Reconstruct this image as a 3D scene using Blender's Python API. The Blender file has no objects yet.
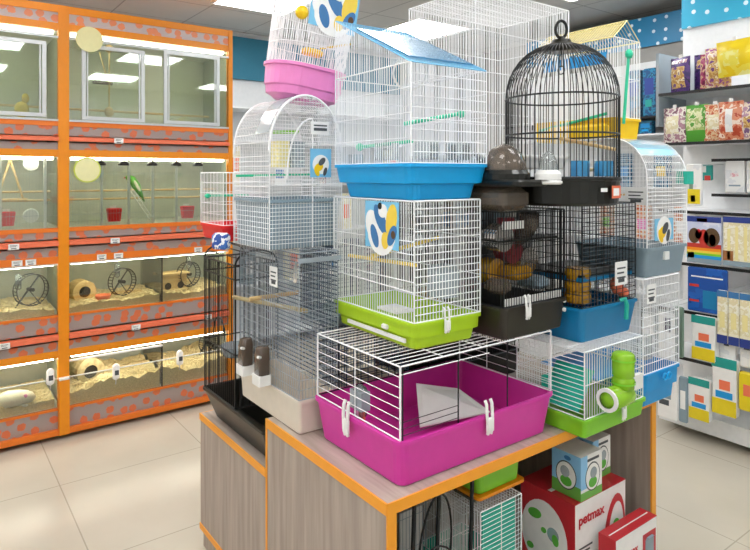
import bpy, math, random
from mathutils import Vector, Matrix
random.seed(7)
PI = math.pi
COL = bpy.context.scene.collection

# ------------------------------------------------------------------ materials
def nt(name):
    m = bpy.data.materials.new(name); m.use_nodes = True
    t = m.node_tree; t.nodes.clear()
    o = t.nodes.new('ShaderNodeOutputMaterial'); b = t.nodes.new('ShaderNodeBsdfPrincipled')
    t.links.new(b.outputs[0], o.inputs[0]); return m, t, b, o
def srgb(h):
    h = h.lstrip('#'); v = [int(h[i:i+2], 16)/255 for i in (0, 2, 4)]
    return tuple((c/12.92 if c <= .04045 else ((c+.055)/1.055)**2.4) for c in v)+(1,)
def mat(name, hexc, rough=.5, metal=0, var=.06, scale=30, emit=0, spec=.5):
    m, t, b, o = nt(name); c = srgb(hexc)
    b.inputs['Roughness'].default_value = rough; b.inputs['Metallic'].default_value = metal
    b.inputs['Specular IOR Level'].default_value = spec
    n = t.nodes.new('ShaderNodeTexNoise'); n.inputs['Scale'].default_value = scale
    tc = t.nodes.new('ShaderNodeTexCoord'); t.links.new(tc.outputs['Object'], n.inputs['Vector'])
    mx = t.nodes.new('ShaderNodeMix'); mx.data_type = 'RGBA'
    mx.inputs[6].default_value = tuple(x*(1-var) for x in c[:3])+(1,)
    mx.inputs[7].default_value = tuple(min(1, x*(1+var)) for x in c[:3])+(1,)
    t.links.new(n.outputs[0], mx.inputs[0]); t.links.new(mx.outputs[2], b.inputs['Base Color'])
    if emit:
        b.inputs['Emission Color'].default_value = c; b.inputs['Emission Strength'].default_value = emit
    return m
def glass(name, hexc='#ffffff', refl=1.0, tint=1.0, op=0.0):
    """thin pane: clear transmission with a fresnel reflection; op = share of plain plastic body"""
    m, t, b, o = nt(name); c = srgb(hexc)
    tr = t.nodes.new('ShaderNodeBsdfTransparent'); tr.inputs[0].default_value = c
    gl = t.nodes.new('ShaderNodeBsdfGlossy'); gl.inputs['Roughness'].default_value = .03
    fr = t.nodes.new('ShaderNodeFresnel'); fr.inputs[0].default_value = 1.5
    mt = t.nodes.new('ShaderNodeMath'); mt.operation = 'MULTIPLY'; mt.inputs[1].default_value = refl
    t.links.new(fr.outputs[0], mt.inputs[0])
    s = t.nodes.new('ShaderNodeMixShader')
    t.links.new(mt.outputs[0], s.inputs[0]); t.links.new(tr.outputs[0], s.inputs[1]); t.links.new(gl.outputs[0], s.inputs[2])
    s2 = t.nodes.new('ShaderNodeMixShader'); s2.inputs[0].default_value = op
    b.inputs['Base Color'].default_value = c; b.inputs['Roughness'].default_value = .25
    t.links.new(s.outputs[0], s2.inputs[1]); t.links.new(b.outputs[0], s2.inputs[2])
    t.links.new(s2.outputs[0], o.inputs[0]); return m
def patchy(name, cols, scale=12, rough=.35, stretch=(1, 1, 1)):
    """printed packaging: hard-edged colour patches"""
    m, t, b, o = nt(name)
    tc = t.nodes.new('ShaderNodeTexCoord'); mp = t.nodes.new('ShaderNodeMapping')
    mp.inputs['Scale'].default_value = stretch
    v = t.nodes.new('ShaderNodeTexNoise'); v.inputs['Scale'].default_value = scale; v.inputs['Detail'].default_value = 3
    r = t.nodes.new('ShaderNodeValToRGB'); r.color_ramp.interpolation = 'CONSTANT'
    t.links.new(tc.outputs['Object'], mp.inputs[0]); t.links.new(mp.outputs[0], v.inputs['Vector'])
    t.links.new(v.outputs[0], r.inputs[0]); t.links.new(r.outputs[0], b.inputs['Base Color'])
    e = r.color_ramp.elements; n = len(cols)
    e[0].position = 0; e[0].color = srgb(cols[0]); e[1].position = .34+.32/(n-1) if n > 2 else .5; e[1].color = srgb(cols[1])
    for i in range(2, n):
        k = e.new(.34+.32*i/(n-1)); k.color = srgb(cols[i])
    b.inputs['Roughness'].default_value = rough; return m
def spots(name, base, dot, scale, r):
    """laminate printed with irregular paw-like spots"""
    m, t, b, o = nt(name); tc = t.nodes.new('ShaderNodeTexCoord'); v = t.nodes.new('ShaderNodeTexVoronoi')
    v.inputs['Scale'].default_value = scale; v.inputs['Randomness'].default_value = .75
    n = t.nodes.new('ShaderNodeTexNoise'); n.inputs['Scale'].default_value = 60
    a = t.nodes.new('ShaderNodeMath'); a.operation = 'MULTIPLY_ADD'; a.inputs[1].default_value = .25
    v.voronoi_dimensions = '2D'; sp = t.nodes.new('ShaderNodeSeparateXYZ'); cb = t.nodes.new('ShaderNodeCombineXYZ')
    t.links.new(tc.outputs['Object'], sp.inputs[0]); t.links.new(sp.outputs[0], cb.inputs[0]); t.links.new(sp.outputs[2], cb.inputs[1])
    t.links.new(cb.outputs[0], v.inputs['Vector']); t.links.new(tc.outputs['Object'], n.inputs['Vector'])
    t.links.new(n.outputs[0], a.inputs[0]); t.links.new(v.outputs['Distance'], a.inputs[2])
    k = t.nodes.new('ShaderNodeMath'); k.operation = 'LESS_THAN'; k.inputs[1].default_value = r+.125; t.links.new(a.outputs[0], k.inputs[0])
    mx = t.nodes.new('ShaderNodeMix'); mx.data_type = 'RGBA'; t.links.new(k.outputs[0], mx.inputs[0])
    mx.inputs[6].default_value = srgb(base); mx.inputs[7].default_value = srgb(dot); t.links.new(mx.outputs[2], b.inputs['Base Color'])
    b.inputs['Roughness'].default_value = .4; return m
def wood(name, c1, c2, axis_scale=(40, 40, 3), rough=.5):
    m, t, b, o = nt(name)
    tc = t.nodes.new('ShaderNodeTexCoord'); mp = t.nodes.new('ShaderNodeMapping'); mp.inputs['Scale'].default_value = axis_scale
    n = t.nodes.new('ShaderNodeTexNoise'); n.inputs['Scale'].default_value = 1.5; n.inputs['Detail'].default_value = 6
    r = t.nodes.new('ShaderNodeValToRGB'); r.color_ramp.elements[0].position = .35; r.color_ramp.elements[1].position = .65
    r.color_ramp.elements[0].color = srgb(c1); r.color_ramp.elements[1].color = srgb(c2)
    t.links.new(tc.outputs['Object'], mp.inputs[0]); t.links.new(mp.outputs[0], n.inputs['Vector'])
    t.links.new(n.outputs[0], r.inputs[0]); t.links.new(r.outputs[0], b.inputs['Base Color'])
    b.inputs['Roughness'].default_value = rough; return m
def tiles(name, c, mort, size, off=(0, 0), ms=.004, rough=.12, var=.03, spec=.5):
    m, t, b, o = nt(name)
    tc = t.nodes.new('ShaderNodeTexCoord'); mp = t.nodes.new('ShaderNodeMapping')
    mp.inputs['Location'].default_value = (off[0], off[1], 0)
    br = t.nodes.new('ShaderNodeTexBrick'); br.offset = 0; br.squash = 1
    br.inputs['Scale'].default_value = 1; br.inputs['Brick Width'].default_value = size; br.inputs['Row Height'].default_value = size
    br.inputs['Mortar Size'].default_value = ms; br.inputs['Mortar Smooth'].default_value = .1
    cc = srgb(c); br.inputs['Color1'].default_value = cc; br.inputs['Color2'].default_value = tuple(x*(1-var) for x in cc[:3])+(1,)
    br.inputs['Mortar'].default_value = srgb(mort)
    n = t.nodes.new('ShaderNodeTexNoise'); n.inputs['Scale'].default_value = 3; n.inputs['Detail'].default_value = 5
    mx = t.nodes.new('ShaderNodeMix'); mx.data_type = 'RGBA'; mx.blend_type = 'MULTIPLY'; mx.inputs[0].default_value = .18
    t.links.new(tc.outputs['Object'], mp.inputs[0]); t.links.new(mp.outputs[0], br.inputs['Vector'])
    t.links.new(tc.outputs['Object'], n.inputs['Vector'])
    t.links.new(br.outputs[0], mx.inputs[6]); t.links.new(n.outputs[0], mx.inputs[7]); t.links.new(mx.outputs[2], b.inputs['Base Color'])
    b.inputs['Roughness'].default_value = rough; b.inputs['Specular IOR Level'].default_value = spec
    return m

M = dict(
 white_wire=mat('white_wire', '#fbfcfd', .4, 0, .02), black_wire=mat('black_wire', '#14171a', .4),
 grey_wire=mat('grey_wire', '#a9b4bd', .35, .2), blue_wire=mat('blue_wire', '#7cc4ea', .35),
 dark_blue_wire=mat('dark_blue_wire', '#3a5068', .35), yellow_wire=mat('yellow_wire', '#efe3a0', .4),
 magenta=mat('magenta_plastic', '#da38a6', .35), lime=mat('lime_plastic', '#b4dc1c', .35), lime2=mat('leaf_green_plastic', '#84cf2a', .35),
 sky=mat('sky_blue_plastic', '#0aa3e6', .35), pink=mat('pink_plastic', '#f48fce', .3), beige=mat('beige_plastic', '#e2d8c8', .4),
 black=mat('black_plastic', '#15150f', .3), brownblack=mat('dark_brown_plastic', '#2b261e', .35), teal=mat('petrol_blue_plastic', '#0b7fb4', .35),
 greyblue=mat('grey_blue_plastic', '#8a9eaa', .35), brightblue=mat('bright_blue_plastic', '#1698dc', .35), yellow=mat('yellow_plastic', '#f8cc0c', .4),
 yellow2=mat('soft_yellow_plastic', '#f0cf4a', .4), white=mat('white_plastic', '#f1f1ee', .35), green_stick=mat('jade_green_plastic', '#2cc79a', .35),
 red=mat('red_plastic', '#ea2028', .3), orange=mat('orange_laminate', '#f0920f', .4, 0, .05), orange2=mat('deep_orange_laminate', '#ee7d24', .4),
 salmon=mat('salmon_lip', '#f27c58', .35), alu=mat('aluminium', '#cfd3d4', .35, .4), darkgap=mat('dark_edge_and_hole_shade', '#2c2a24', .6),  # darkgap: dark divider edges, and painted shade in hideout holes
 tag=mat('tag_paper', '#f3f3f1', .6), ink=mat('tag_ink', '#4c5054', .6), paleyellow=mat('pale_yellow_sticker', '#f0edb4', .4),
 greenrim=mat('yellow_green_sticker_edge', '#cfdc52', .4),
 wall=mat('wall_paint', '#e0e3e5', .6), wallgrey=mat('grey_wall_paint', '#a3a19c', .7), white_shelf=mat('white_shelf', '#eef0f1', .35),
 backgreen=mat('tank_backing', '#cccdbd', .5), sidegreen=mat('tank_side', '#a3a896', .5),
 shelf_black=mat('black_shelf_edge', '#17191b', .4), trans_red=mat('red_tube', '#7d1622', .35),
 turq=mat('turquoise_plastic', '#28b69f', .35), twood=wood('light_wood', '#c9a46a', '#dcbf8a', (3, 40, 40)),
 bedding=mat('wood_shavings', '#e6cf9f', .9, 0, .3, 90), barkm=wood('bark_log', '#9c8a60', '#c4b488', (20, 20, 20)),
 emit=mat('lamp_panel', '#ffffff', .5, emit=11.5), strip=mat('strip_lamp', '#fffbe8', .5, emit=14),
 fur=mat('cream_white_fur', '#ece4d2', .9, 0, .1, 60), eye=mat('black_eye', '#0a0a0a', .2), greenbird=mat('green_feathers', '#5da53b', .7),
 darkwood=mat('brown_wood', '#5a4126', .7),
)
M['panel_wood'] = wood('grey_wood_panel', '#9f9085', '#b5a79b', (26, 26, 1.6))
M['top_wood'] = wood('grey_wood_top', '#a8998d', '#c2b4a8', (30, 2.0, 30))
M['edge'] = mat('orange_edge_band', '#f6a226', .4, 0, .04)
M['fascia'] = spots('spotted_fascia', '#a39590', '#d9744a', 13, .30)
M['header'] = spots('spotted_header', '#cbbdbd', '#ee9468', 15, .33)
M['glass'] = glass('tank_glass', '#f6faf5', 2.4); M['clear'] = glass('clear_plastic', '#eef2f2', 1.3, op=.12)
M['smoke'] = glass('smoked_plastic', '#b8a898', 1.2, op=.22); M['feeder'] = glass('brown_feeder_plastic', '#7c6a5c', 1.0, op=.5)
M['limeclear'] = glass('clear_lime_plastic', '#b6f03a', 1.0, op=.6); M['blueclear'] = glass('clear_blue_roof_plastic', '#7accf2', 1.0, op=.35)
M['yelclear'] = glass('clear_amber_plastic', '#d8a028', 1.0, op=.6); M['greyclear'] = glass('clear_grey_plastic', '#cfdbe2', 1.0, op=.5)
M['greenpanel'] = mat('grey_green_cup', '#7f9a8a', .4)
M['floor'] = tiles('floor_tiles', '#d0c8b7', '#b0a898', .76, (.395+.76*5, -2.24+.76*8), .003, .22, .02, .35)
M['ceil'] = tiles('ceiling_tiles', '#e0e0de', '#b0b0b0', .6, (.3, .1), .006, .8)
def dots_blue(name, base):
    m, t, b, o = nt(name)
    tc = t.nodes.new('ShaderNodeTexCoord'); v = t.nodes.new('ShaderNodeTexVoronoi'); v.inputs['Scale'].default_value = 10; v.voronoi_dimensions = '2D'; v.inputs['Randomness'].default_value = .6
    r = t.nodes.new('ShaderNodeValToRGB'); r.color_ramp.interpolation = 'CONSTANT'
    r.color_ramp.elements[0].color = srgb('#e2f6ff'); r.color_ramp.elements[1].color = srgb(base); r.color_ramp.elements[1].position = .14
    sp = t.nodes.new('ShaderNodeSeparateXYZ'); cb = t.nodes.new('ShaderNodeCombineXYZ'); t.links.new(tc.outputs['Object'], sp.inputs[0]); t.links.new(sp.outputs[1], cb.inputs[0]); t.links.new(sp.outputs[2], cb.inputs[1])
    t.links.new(cb.outputs[0], v.inputs['Vector']); t.links.new(v.outputs['Distance'], r.inputs[0]); t.links.new(r.outputs[0], b.inputs['Base Color'])
    b.inputs['Roughness'].default_value = .4; return m
M['hdr_far'] = dots_blue('blue_banner_spots', '#1b86b8'); M['hdr_near'] = dots_blue('cyan_banner_spots', '#2fb4dc')
M['hdr_back'] = mat('teal_banner', '#2f7f9c', .5)

# ------------------------------------------------------------------ mesh builder
class MB:
    def __init__(s): s.v = []; s.f = []; s.mi = []; s.m = 0; s.sm = []; s.smooth = False
    def add(s, vs, fs):
        n = len(s.v); s.v += [tuple(p) for p in vs]
        for f in fs: s.f.append([n+i for i in f]); s.mi.append(s.m); s.sm.append(s.smooth)
    def box(s, x0, x1, y0, y1, z0, z1):
        s.add([(x0,y0,z0),(x1,y0,z0),(x1,y1,z0),(x0,y1,z0),(x0,y0,z1),(x1,y0,z1),(x1,y1,z1),(x0,y1,z1)],
              [(3,2,1,0),(4,5,6,7),(0,1,5,4),(1,2,6,5),(2,3,7,6),(3,0,4,7)]); return s
    def rbox(s, x0, x1, y0, y1, z0, z1, r=.01, n=3):
        """box with rounded vertical edges and chamfered top/bottom"""
        c = min(r, (z1-z0)*.3)
        L = [(s.rr(x0+c, x1-c, y0+c, y1-c, r, n), z0), (s.rr(x0, x1, y0, y1, r, n), z0+c), (s.rr(x0, x1, y0, y1, r, n), z1-c), (s.rr(x0+c, x1-c, y0+c, y1-c, r, n), z1)]
        s.loops([[(a, b, z) for a, b in l] for l, z in L], True, True); return s
    @staticmethod
    def rr(x0, x1, y0, y1, r, n=3):
        r = max(1e-4, min(r, (x1-x0)/2-1e-4, (y1-y0)/2-1e-4)); o = []
        for cx, cy, a in ((x1-r, y1-r, 0), (x0+r, y1-r, 90), (x0+r, y0+r, 180), (x1-r, y0+r, 270)):
            for i in range(n+1):
                t = math.radians(a+90*i/n); o.append((cx+r*math.cos(t), cy+r*math.sin(t)))
        return o
    def loops(s, L, cap0=False, cap1=False, closed=True):
        n = len(L[0]); vs = [p for l in L for p in l]; fs = []
        for k in range(len(L)-1):
            for i in range(n if closed else n-1):
                j = (i+1) % n; fs.append((k*n+i, k*n+j, (k+1)*n+j, (k+1)*n+i))
        if cap0: fs.append(tuple(reversed(range(n))))
        if cap1: fs.append(tuple((len(L)-1)*n+i for i in range(n)))
        s.add(vs, fs); return s
    def bar(s, p, q, r=.001, n=4):
        p = Vector(p); q = Vector(q); d = q-p
        if d.length < 1e-6: return s
        d.normalize(); u = d.orthogonal().normalized() if abs(d.z) < .99 else Vector((1, 0, 0)); w = d.cross(u).normalized(); u = w.cross(d).normalized()
        o = PI/n
        L = [[tuple(c+(u*math.cos(2*PI*i/n+o)+w*math.sin(2*PI*i/n+o))*r) for i in range(n)] for c in (p, q)]
        return s.loops(L, True, True)
    def tube(s, pts, r=.001, n=6, closed=False):
        P = [Vector(p) for p in pts]; L = []; up = None; m = len(P)
        for k in range(m):
            a = P[(k-1) % m] if (closed or k > 0) else P[k]; b = P[(k+1) % m] if (closed or k < m-1) else P[k]
            d = (b-a).normalized()
            if up is None: up = d.orthogonal().normalized()
            u = (up-d*up.dot(d)).normalized(); up = u; w = d.cross(u)
            rr = r[k] if isinstance(r, (list, tuple)) else r
            L.append([tuple(P[k]+(u*math.cos(2*PI*i/n)+w*math.sin(2*PI*i/n))*rr) for i in range(n)])
        if closed: L.append(L[0])
        return s.loops(L, not closed, not closed)
    def lathe(s, prof, c=(0, 0, 0), n=20, axis='z', cap=True):
        def T(r, h, a):
            x, y = r*math.cos(a), r*math.sin(a)
            p = (x, y, h) if axis == 'z' else ((h, x, y) if axis == 'x' else (x, h, y))
            return (c[0]+p[0], c[1]+p[1], c[2]+p[2])
        return s.loops([[T(r, h, 2*PI*i/n) for i in range(n)] for r, h in prof], cap, cap)
    def ell(s, c, r, n=14, m=8, rot=None):
        L = []
        for k in range(m+1):
            t = -PI/2+PI*k/m; cr = max(math.cos(t), .02)
            l = []
            for i in range(n):
                a = 2*PI*i/n; p = Vector((r[0]*cr*math.cos(a), r[1]*cr*math.sin(a), r[2]*math.sin(t)))
                if rot: p = rot @ p
                l.append((c[0]+p.x, c[1]+p.y, c[2]+p.z))
            L.append(l)
        return s.loops(L, True, True)
    def build(s, name, mats, parent=None, loc=None, rot=None):
        me = bpy.data.meshes.new(name); me.from_pydata(s.v, [], s.f)
        if not isinstance(mats, (list, tuple)): mats = [mats]
        for m in mats: me.materials.append(M[m] if isinstance(m, str) else m)
        me.polygons.foreach_set('material_index', s.mi); me.polygons.foreach_set('use_smooth', s.sm); me.update()
        o = bpy.data.objects.new(name, me); COL.objects.link(o)
        if parent: o.parent = parent
        if loc: o.location = loc
        if rot: o.rotation_euler = rot
        return o
def tag(o, label, cat, group=None, kind=None):
    o['label'] = label; o['category'] = cat
    if group: o['group'] = group
    if kind: o['kind'] = kind
    return o
def thing(name, label, cat, loc=(0, 0, 0), rz=0, group=None, rot=None):
    o = bpy.data.objects.new(name, None); COL.objects.link(o); o.empty_display_size = .05
    o.location = loc; o.rotation_euler = rot if rot else (0, 0, rz)
    return tag(o, label, cat, group)
def struct(o): o['kind'] = 'structure'; return o
def bx(name, b, m, parent=None): return MB().box(*b).build(name, m, parent)
def copy_tree(o, parent=None):
    c = o.copy(); COL.objects.link(c)
    if parent: c.parent = parent
    for ch in [x for x in bpy.data.objects if x.parent == o]: copy_tree(ch, c)
    return c

# ------------------------------------------------------------------ room
XL, XR, YF, YB, ZC = -2.6, 4.1, -3.2, 4.2, 2.95
struct(bx('floor', (XL, XR, YF, YB, -.05, 0), 'floor')); struct(bx('ceiling', (XL, XR, YF, YB, ZC, ZC+.05), 'ceil'))
struct(bx('wall_back', (XL, XR, YB, YB+.08, 0, ZC), 'wall')); struct(bx('wall_front', (XL, XR, YF-.08, YF, 0, ZC), 'wall'))
struct(bx('wall_left', (XL-.08, XL, YF, YB, 0, ZC), 'wall')); struct(bx('wall_right', (XR, XR+.08, YF, YB, 0, ZC), 'wallgrey'))
struct(bx('baseboard_back', (.95, XR, YB-.015, YB, 0, .09), 'wallgrey')); struct(bx('baseboard_right', (XR-.015, XR, YF, YB, 0, .09), 'wallgrey'))
tag(bx('banner', (.95, 3.4, YB-.03, YB-.005, 2.5, 2.9), 'hdr_back'), 'long teal banner high on the back wall, seen through the cages', 'banner')
k = 0
for iy, y in enumerate((3.05, 1.35, -.35, -2.05)):
    for ix, x in enumerate((-2.03, -.43, 1.17, 2.77)):
        vis = (iy == 0 and ix in (2, 3))
        lab = 'square lit ceiling panel lamp out of sight above the aisles'
        if iy == 0 and ix == 2: lab = 'lit ceiling panel lamp at the top left, above the orange cabinet end'
        if iy == 0 and ix == 3: lab = 'square lit ceiling panel lamp seen through the tall white cage wires'
        t = thing('ceiling_lamp', lab, 'lamp', (x, y, ZC), 0, None if vis else 'ceiling panel lamps over the shop')
        if not vis: t['group'] = 'ceiling panel lamps over the shop'
        MB().box(-.3, .3, -.3, .3, -.012, -.004).build('lamp_diffuser', 'emit', t)
        f = MB()
        for a in ((-.32, .32, -.32, -.3), (-.32, .32, .3, .32), (-.32, -.3, -.3, .3), (.3, .32, -.3, .3)): f.box(a[0], a[1], a[2], a[3], -.016, 0)
        f.build('lamp_frame', 'white', t)

# ------------------------------------------------------------------ animal display cabinets along the left
YC = 2.86; YD = 3.4
TIERS = [(1.92, 2.47), (1.275, 1.704), (.748, 1.06), (.184, .49)]
def cabinet(x0, x1, label):
    t = thing('display_cabinet', label, 'cabinet', (x0, YC, 0)); w = x1-x0; d = YD-YC
    for a, b in ((0, .03), (w-.03, w)): MB().box(a, b, -.012, .03, .02, 2.62).build('post', 'orange', t)
    MB().box(.03, w-.03, -.008, .03, 2.575, 2.62).box(0, w, .03, d, 2.6, 2.62).build('top_rail', 'orange', t)
    MB().box(.03, w-.03, 0, .02, 2.512, 2.575).build('header_panel', 'header', t)
    MB().box(.03, w-.03, -.006, .03, 2.47, 2.512).build('rail', 'orange', t)
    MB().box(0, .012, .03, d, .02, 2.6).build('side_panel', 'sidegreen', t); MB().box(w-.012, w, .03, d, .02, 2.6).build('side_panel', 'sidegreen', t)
    MB().box(.012, w-.012, d-.012, d, .02, 2.6).build('back_panel', 'backgreen', t)
    def band(a, b, m, nm, out=0): MB().box(.03, w-.03, -out, .02, a, b).build(nm, m, t)
    def lip(a, b):
        q = MB(); q.add([(.03, .0, a), (w-.03, .0, a), (w-.03, -.03, a), (.03, -.03, a), (.03, .0, b+.004), (w-.03, 0, b+.004), (w-.03, -.030, b-.004), (.03, -.030, b-.004)],
              [(0,1,2,3),(7,6,5,4),(3,2,6,7),(2,1,5,6),(1,0,4,5),(0,3,7,4)]); q.build('shelf_lip', 'salmon', t)
    band(1.89, 1.92, 'orange2', 'rail', .006); band(1.833, 1.89, 'fascia', 'fascia_panel'); lip(1.799, 1.824)
    band(1.748, 1.79, 'fascia', 'fascia_panel'); band(1.704, 1.748, 'orange', 'rail', .006)
    band(1.25, 1.275, 'orange2', 'rail', .006); band(1.207, 1.25, 'fascia', 'fascia_panel'); lip(1.168, 1.196)
    band(1.103, 1.155, 'fascia', 'fascia_panel'); band(1.06, 1.103, 'orange2', 'rail', .006)
    band(.735, .748, 'orange2', 'rail', .006); band(.643, .735, 'fascia', 'fascia_panel'); lip(.602, .630)
    band(.533, .585, 'fascia', 'fascia_panel'); band(.49, .533, 'orange', 'rail', .006)
    band(.172, .184, 'orange2', 'rail', .006); band(.062, .172, 'fascia', 'fascia_panel'); MB().box(.0, w, -.03, .02, .03, .062).build('kick_rail', 'orange2', t)
    for i, (a, b) in enumerate(TIERS):
        MB().box(.012, w-.012, .02, d-.012, a-.02, a).build('tier_floor', 'backgreen', t)
        MB().box(.012, w-.012, .02, d-.012, b, b+.015).build('tier_ceiling', 'white', t)
        MB().box(.05, w-.05, .03, .07, b-.018, b-.001).build('strip_light', 'strip', t)
        if i < 3: MB().box(.03, w-.03, .006, .012, a, b).build('glass_pane', 'glass', t)
    # low glass front and its rail in the bottom tier
    MB().box(.03, w-.03, .004, .010, .184, .36).build('glass_pane', 'glass', t)
    MB().box(.03, w-.03, -.0, .012, .359, .364).build('glass_rail', 'alu', t)
    for a, b in ((.0, .028), (w-.028, w)):
        MB().box(a, b, -.04, -.012, .03, .36).build('front_post', 'orange', t); MB().box(a-.0, b, -.042, -.010, .36, .372).build('post_cap', 'white', t)
    for zz, n in ((.748, 1), (.184, 1)):
        MB().box(.55*w-.002, .55*w+.002, .018, d-.02, zz, zz+.30).build('tank_divider', 'glass', t); MB().box(.55*w-.004, .55*w+.004, .013, .018, zz, zz+.30).build('divider_edge', 'darkgap', t)
    MB().box(.03, w-.03, -.001, .005, 1.05, 1.06).build('white_trim', 'white', t); MB().box(.03, w*.55, -.001, .005, .455, .466).build('white_trim', 'white', t)
    return t
cabL = cabinet(-1.36, -.275, 'orange framed display cabinet of animal tanks at the left edge of the photo')
cabR = cabinet(-.275, .81, 'orange framed display cabinet of animal tanks, the complete one ending beside the cages')
def sliding_door(cab, x0, x1, z0, z1):
    q = MB(); w = .022; y0, y1 = -.02, -.004
    q.box(x0, x1, y0, y1, z0, z0+w).box(x0, x1, y0, y1, z1-w, z1).box(x0, x0+w, y0, y1, z0+w, z1-w).box(x1-w, x1, y0, y1, z0+w, z1-w)
    q.box(x0+w+.006, x0+w+.014, y0+.003, y1, z0+w, z1-w).box(x1-w-.014, x1-w-.006, y0+.003, y1, z0+w, z1-w)
    d = q.build('sliding_door', 'alu', cab); MB().box(x0+w, x1-w, -.014, -.010, z0+w, z1-w).build('door_glass', 'glass', d)
for cb_ in (cabL, cabR):
    MB().box(.03, 1.055, .30, .32, 1.93, 1.955).build('wooden_edge', 'twood', cb_)
    MB().bar((.04, .34, 2.03), (1.045, .34, 2.03), .008, 8).build('perch', 'twood', cb_)
sliding_door(cabR, .10, .475, 1.935, 2.40); sliding_door(cabR, .6, .985, 1.935, 2.42); sliding_door(cabL, .45, .99, 1.94, 2.39)
for z in (1.925, 2.425): MB().box(.03, 1.055, -.014, .004, z-.006, z+.006).build('door_track', 'alu', cabR); MB().box(.03, 1.055, -.014, .004, z-.006, z+.006).build('door_track', 'alu', cabL)
for z in (1.36, 1.48, 1.52):
    pass
# second tier: white bar grilles, perches
for cab, xs in ((cabR, (-.052, .112, .264, .423, .597)), (cabL, (-.37, -.60))):
    cx = cab.location.x
    for x in xs: MB().box(x-cx-.007, x-cx+.007, .022, .036, 1.275, 1.70).build('divider_bar', 'white', cab)
    q = MB()
    for i in range(60):
        x = .04+i*1.005/59; q.bar((x, .03, 1.28), (x, .03, 1.70), .0006)
    for z in (1.35, 1.6): q.bar((.03, .03, z), (1.055, .03, z), .001)
    q.build('bar_grille', 'grey_wire', cab)
    for z in (1.435, 1.49): MB().bar((.04, .22, z), (1.045, .22, z), .007, 8).build('perch', 'twood', cab)
for i, x in enumerate((-.06, .08, .26, .42, .57)):
    q = MB(); q.smooth = True; q.lathe([(.035, 0), (.033, .012), (.02, .025), (.008, .03)], n=16); o = q.build('dome_lamp', 'black', None, (x, 2.885, 1.655))
    tag(o, ['leftmost', 'second from left', 'middle', 'fourth from left', 'rightmost'][i]+' small black dome lamp above the bird tier', 'lamp', 'black dome lamps in the bird tier')
MBW = MB
def plume(cx, cy, z, name, label, cat):
    pass
# round stickers
for nm, c, r, mm, lab in (('round_sticker', (-.135, YC-.03, 2.43), .078, 'paleyellow', 'round pale yellow sign at the top left corner of the upper tank'),
                          ('round_sticker', (-.147, YC-.03, 1.625), .078, 'greenrim', 'round pale yellow sign with a green rim on the bird tier glass')):
    t = thing(nm, lab, 'sign', c); q = MB(); q.lathe([(.0001, -.003), (r, -.003), (r, .003), (.0001, .003)], axis='y', n=32); q.build('disc', mm, t)
    q = MB(); q.lathe([(.0001, -.0045), (r*.9, -.0045), (r*.9, -.003)], axis='y', n=32); q.build('disc_face', 'paleyellow', t)
    MB().box(-.004, .004, .003, .022, -.01, .01).build('suction_mount', 'clear', t)
t = thing('bedding', 'x', 'y'); bpy.data.objects.remove(t)
def bedding(x0, x1, z, h, label):
    q = MB(); nx = int((x1-x0)/.012); ny = 26; L = []
    ph = random.random()*9
    for i in range(nx+1):
        x = x0+(x1-x0)*i/nx
        L.append([(x, YC+.03+(.46)*j/ny, z+h*(.72+.14*math.sin(x*17+ph)+.08*math.sin(j*.5+x*9)+.06*math.sin(x*61+j))+random.uniform(0, .010)) for j in range(ny+1)])
    q.loops(L, closed=False)
    n = len(q.v)
    q.add([(x0, YC+.03, z), (x1, YC+.03, z), (x1, YC+.49, z), (x0, YC+.49, z)], [(0, 1, 2, 3)])
    fr = [L[i][0] for i in range(nx+1)]; bo = [(p[0], p[1], z) for p in fr]; q.loops([bo, fr], closed=False)
    for i in range(700):
        x = random.uniform(x0+.01, x1-.01); y = random.uniform(YC+.04, YC+.4); zz = z+h*.78+random.uniform(0, .014); a = random.uniform(0, PI); l = .009
        q.box(x-l*abs(math.cos(a))-.002, x+l*abs(math.cos(a))+.002, y-.003, y+.003, zz, zz+.004)
    return tag(q.build('bedding', 'bedding'), label, 'bedding', kind='stuff')
bedding(-.24, .31, .748, .055, 'wood shavings in the third tier tank with the wheel beside the orange post')
bedding(.33, .775, .748, .06, 'wood shavings in the third tier tank under the small wooden house')
bedding(-1.32, -.32, .748, .05, 'wood shavings in the third tier tank at the photo left edge')
bedding(-.24, .31, .184, .13, 'deep wood shavings in the bottom tank with the hollow log')
bedding(.33, .775, .184, .13, 'deep wood shavings in the bottom tank nearest the black cage')
bedding(-1.32, -.32, .184, .06, 'wood shavings under the white animal in the bottom left tank')
def wheel(x, y, z, r, label, m='black', w=.045, group='exercise wheels in the hamster tanks'):
    t = thing('exercise_wheel', label, 'wheel', (x, y, z), .35, group)
    q = MB()
    for yy in (-w/2, w/2): q.tube([(r*math.cos(2*PI*i/28), yy, r+.01+r*math.sin(2*PI*i/28)) for i in range(28)], .0035, 5, True)
    for i in range(28):
        a = 2*PI*i/28; q.bar((r*math.cos(a), -w/2, r+.01+r*math.sin(a)), (r*math.cos(a), w/2, r+.01+r*math.sin(a)), .0022)
    q.build('rim', m, t)
    q = MB()
    for a in (.9, .9+PI): q.bar((0, w/2, r+.01), (r*math.cos(a), w/2, r+.01+r*math.sin(a)), .005)
    q.lathe([(.012, -w/2), (.012, w/2+.01)], (0, 0, r+.01), 12, 'y'); q.build('spoke', m, t)
    q = MB(); q.tube([(-r*.8, w/2+.012, 0), (0, w/2+.012, r+.01), (r*.8, w/2+.012, 0)], .004, 6); q.build('stand', m, t)
wheel(.10, 3.0, .79, .088, 'black exercise wheel in the third tier tank beside the round wooden hideout')
wheel(.545, 3.0, .80, .085, 'black exercise wheel in the third tier tank nearest the black cage')
wheel(-.43, 3.0, .79, .095, 'black exercise wheel in the third tier tank at the left edge')
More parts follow.
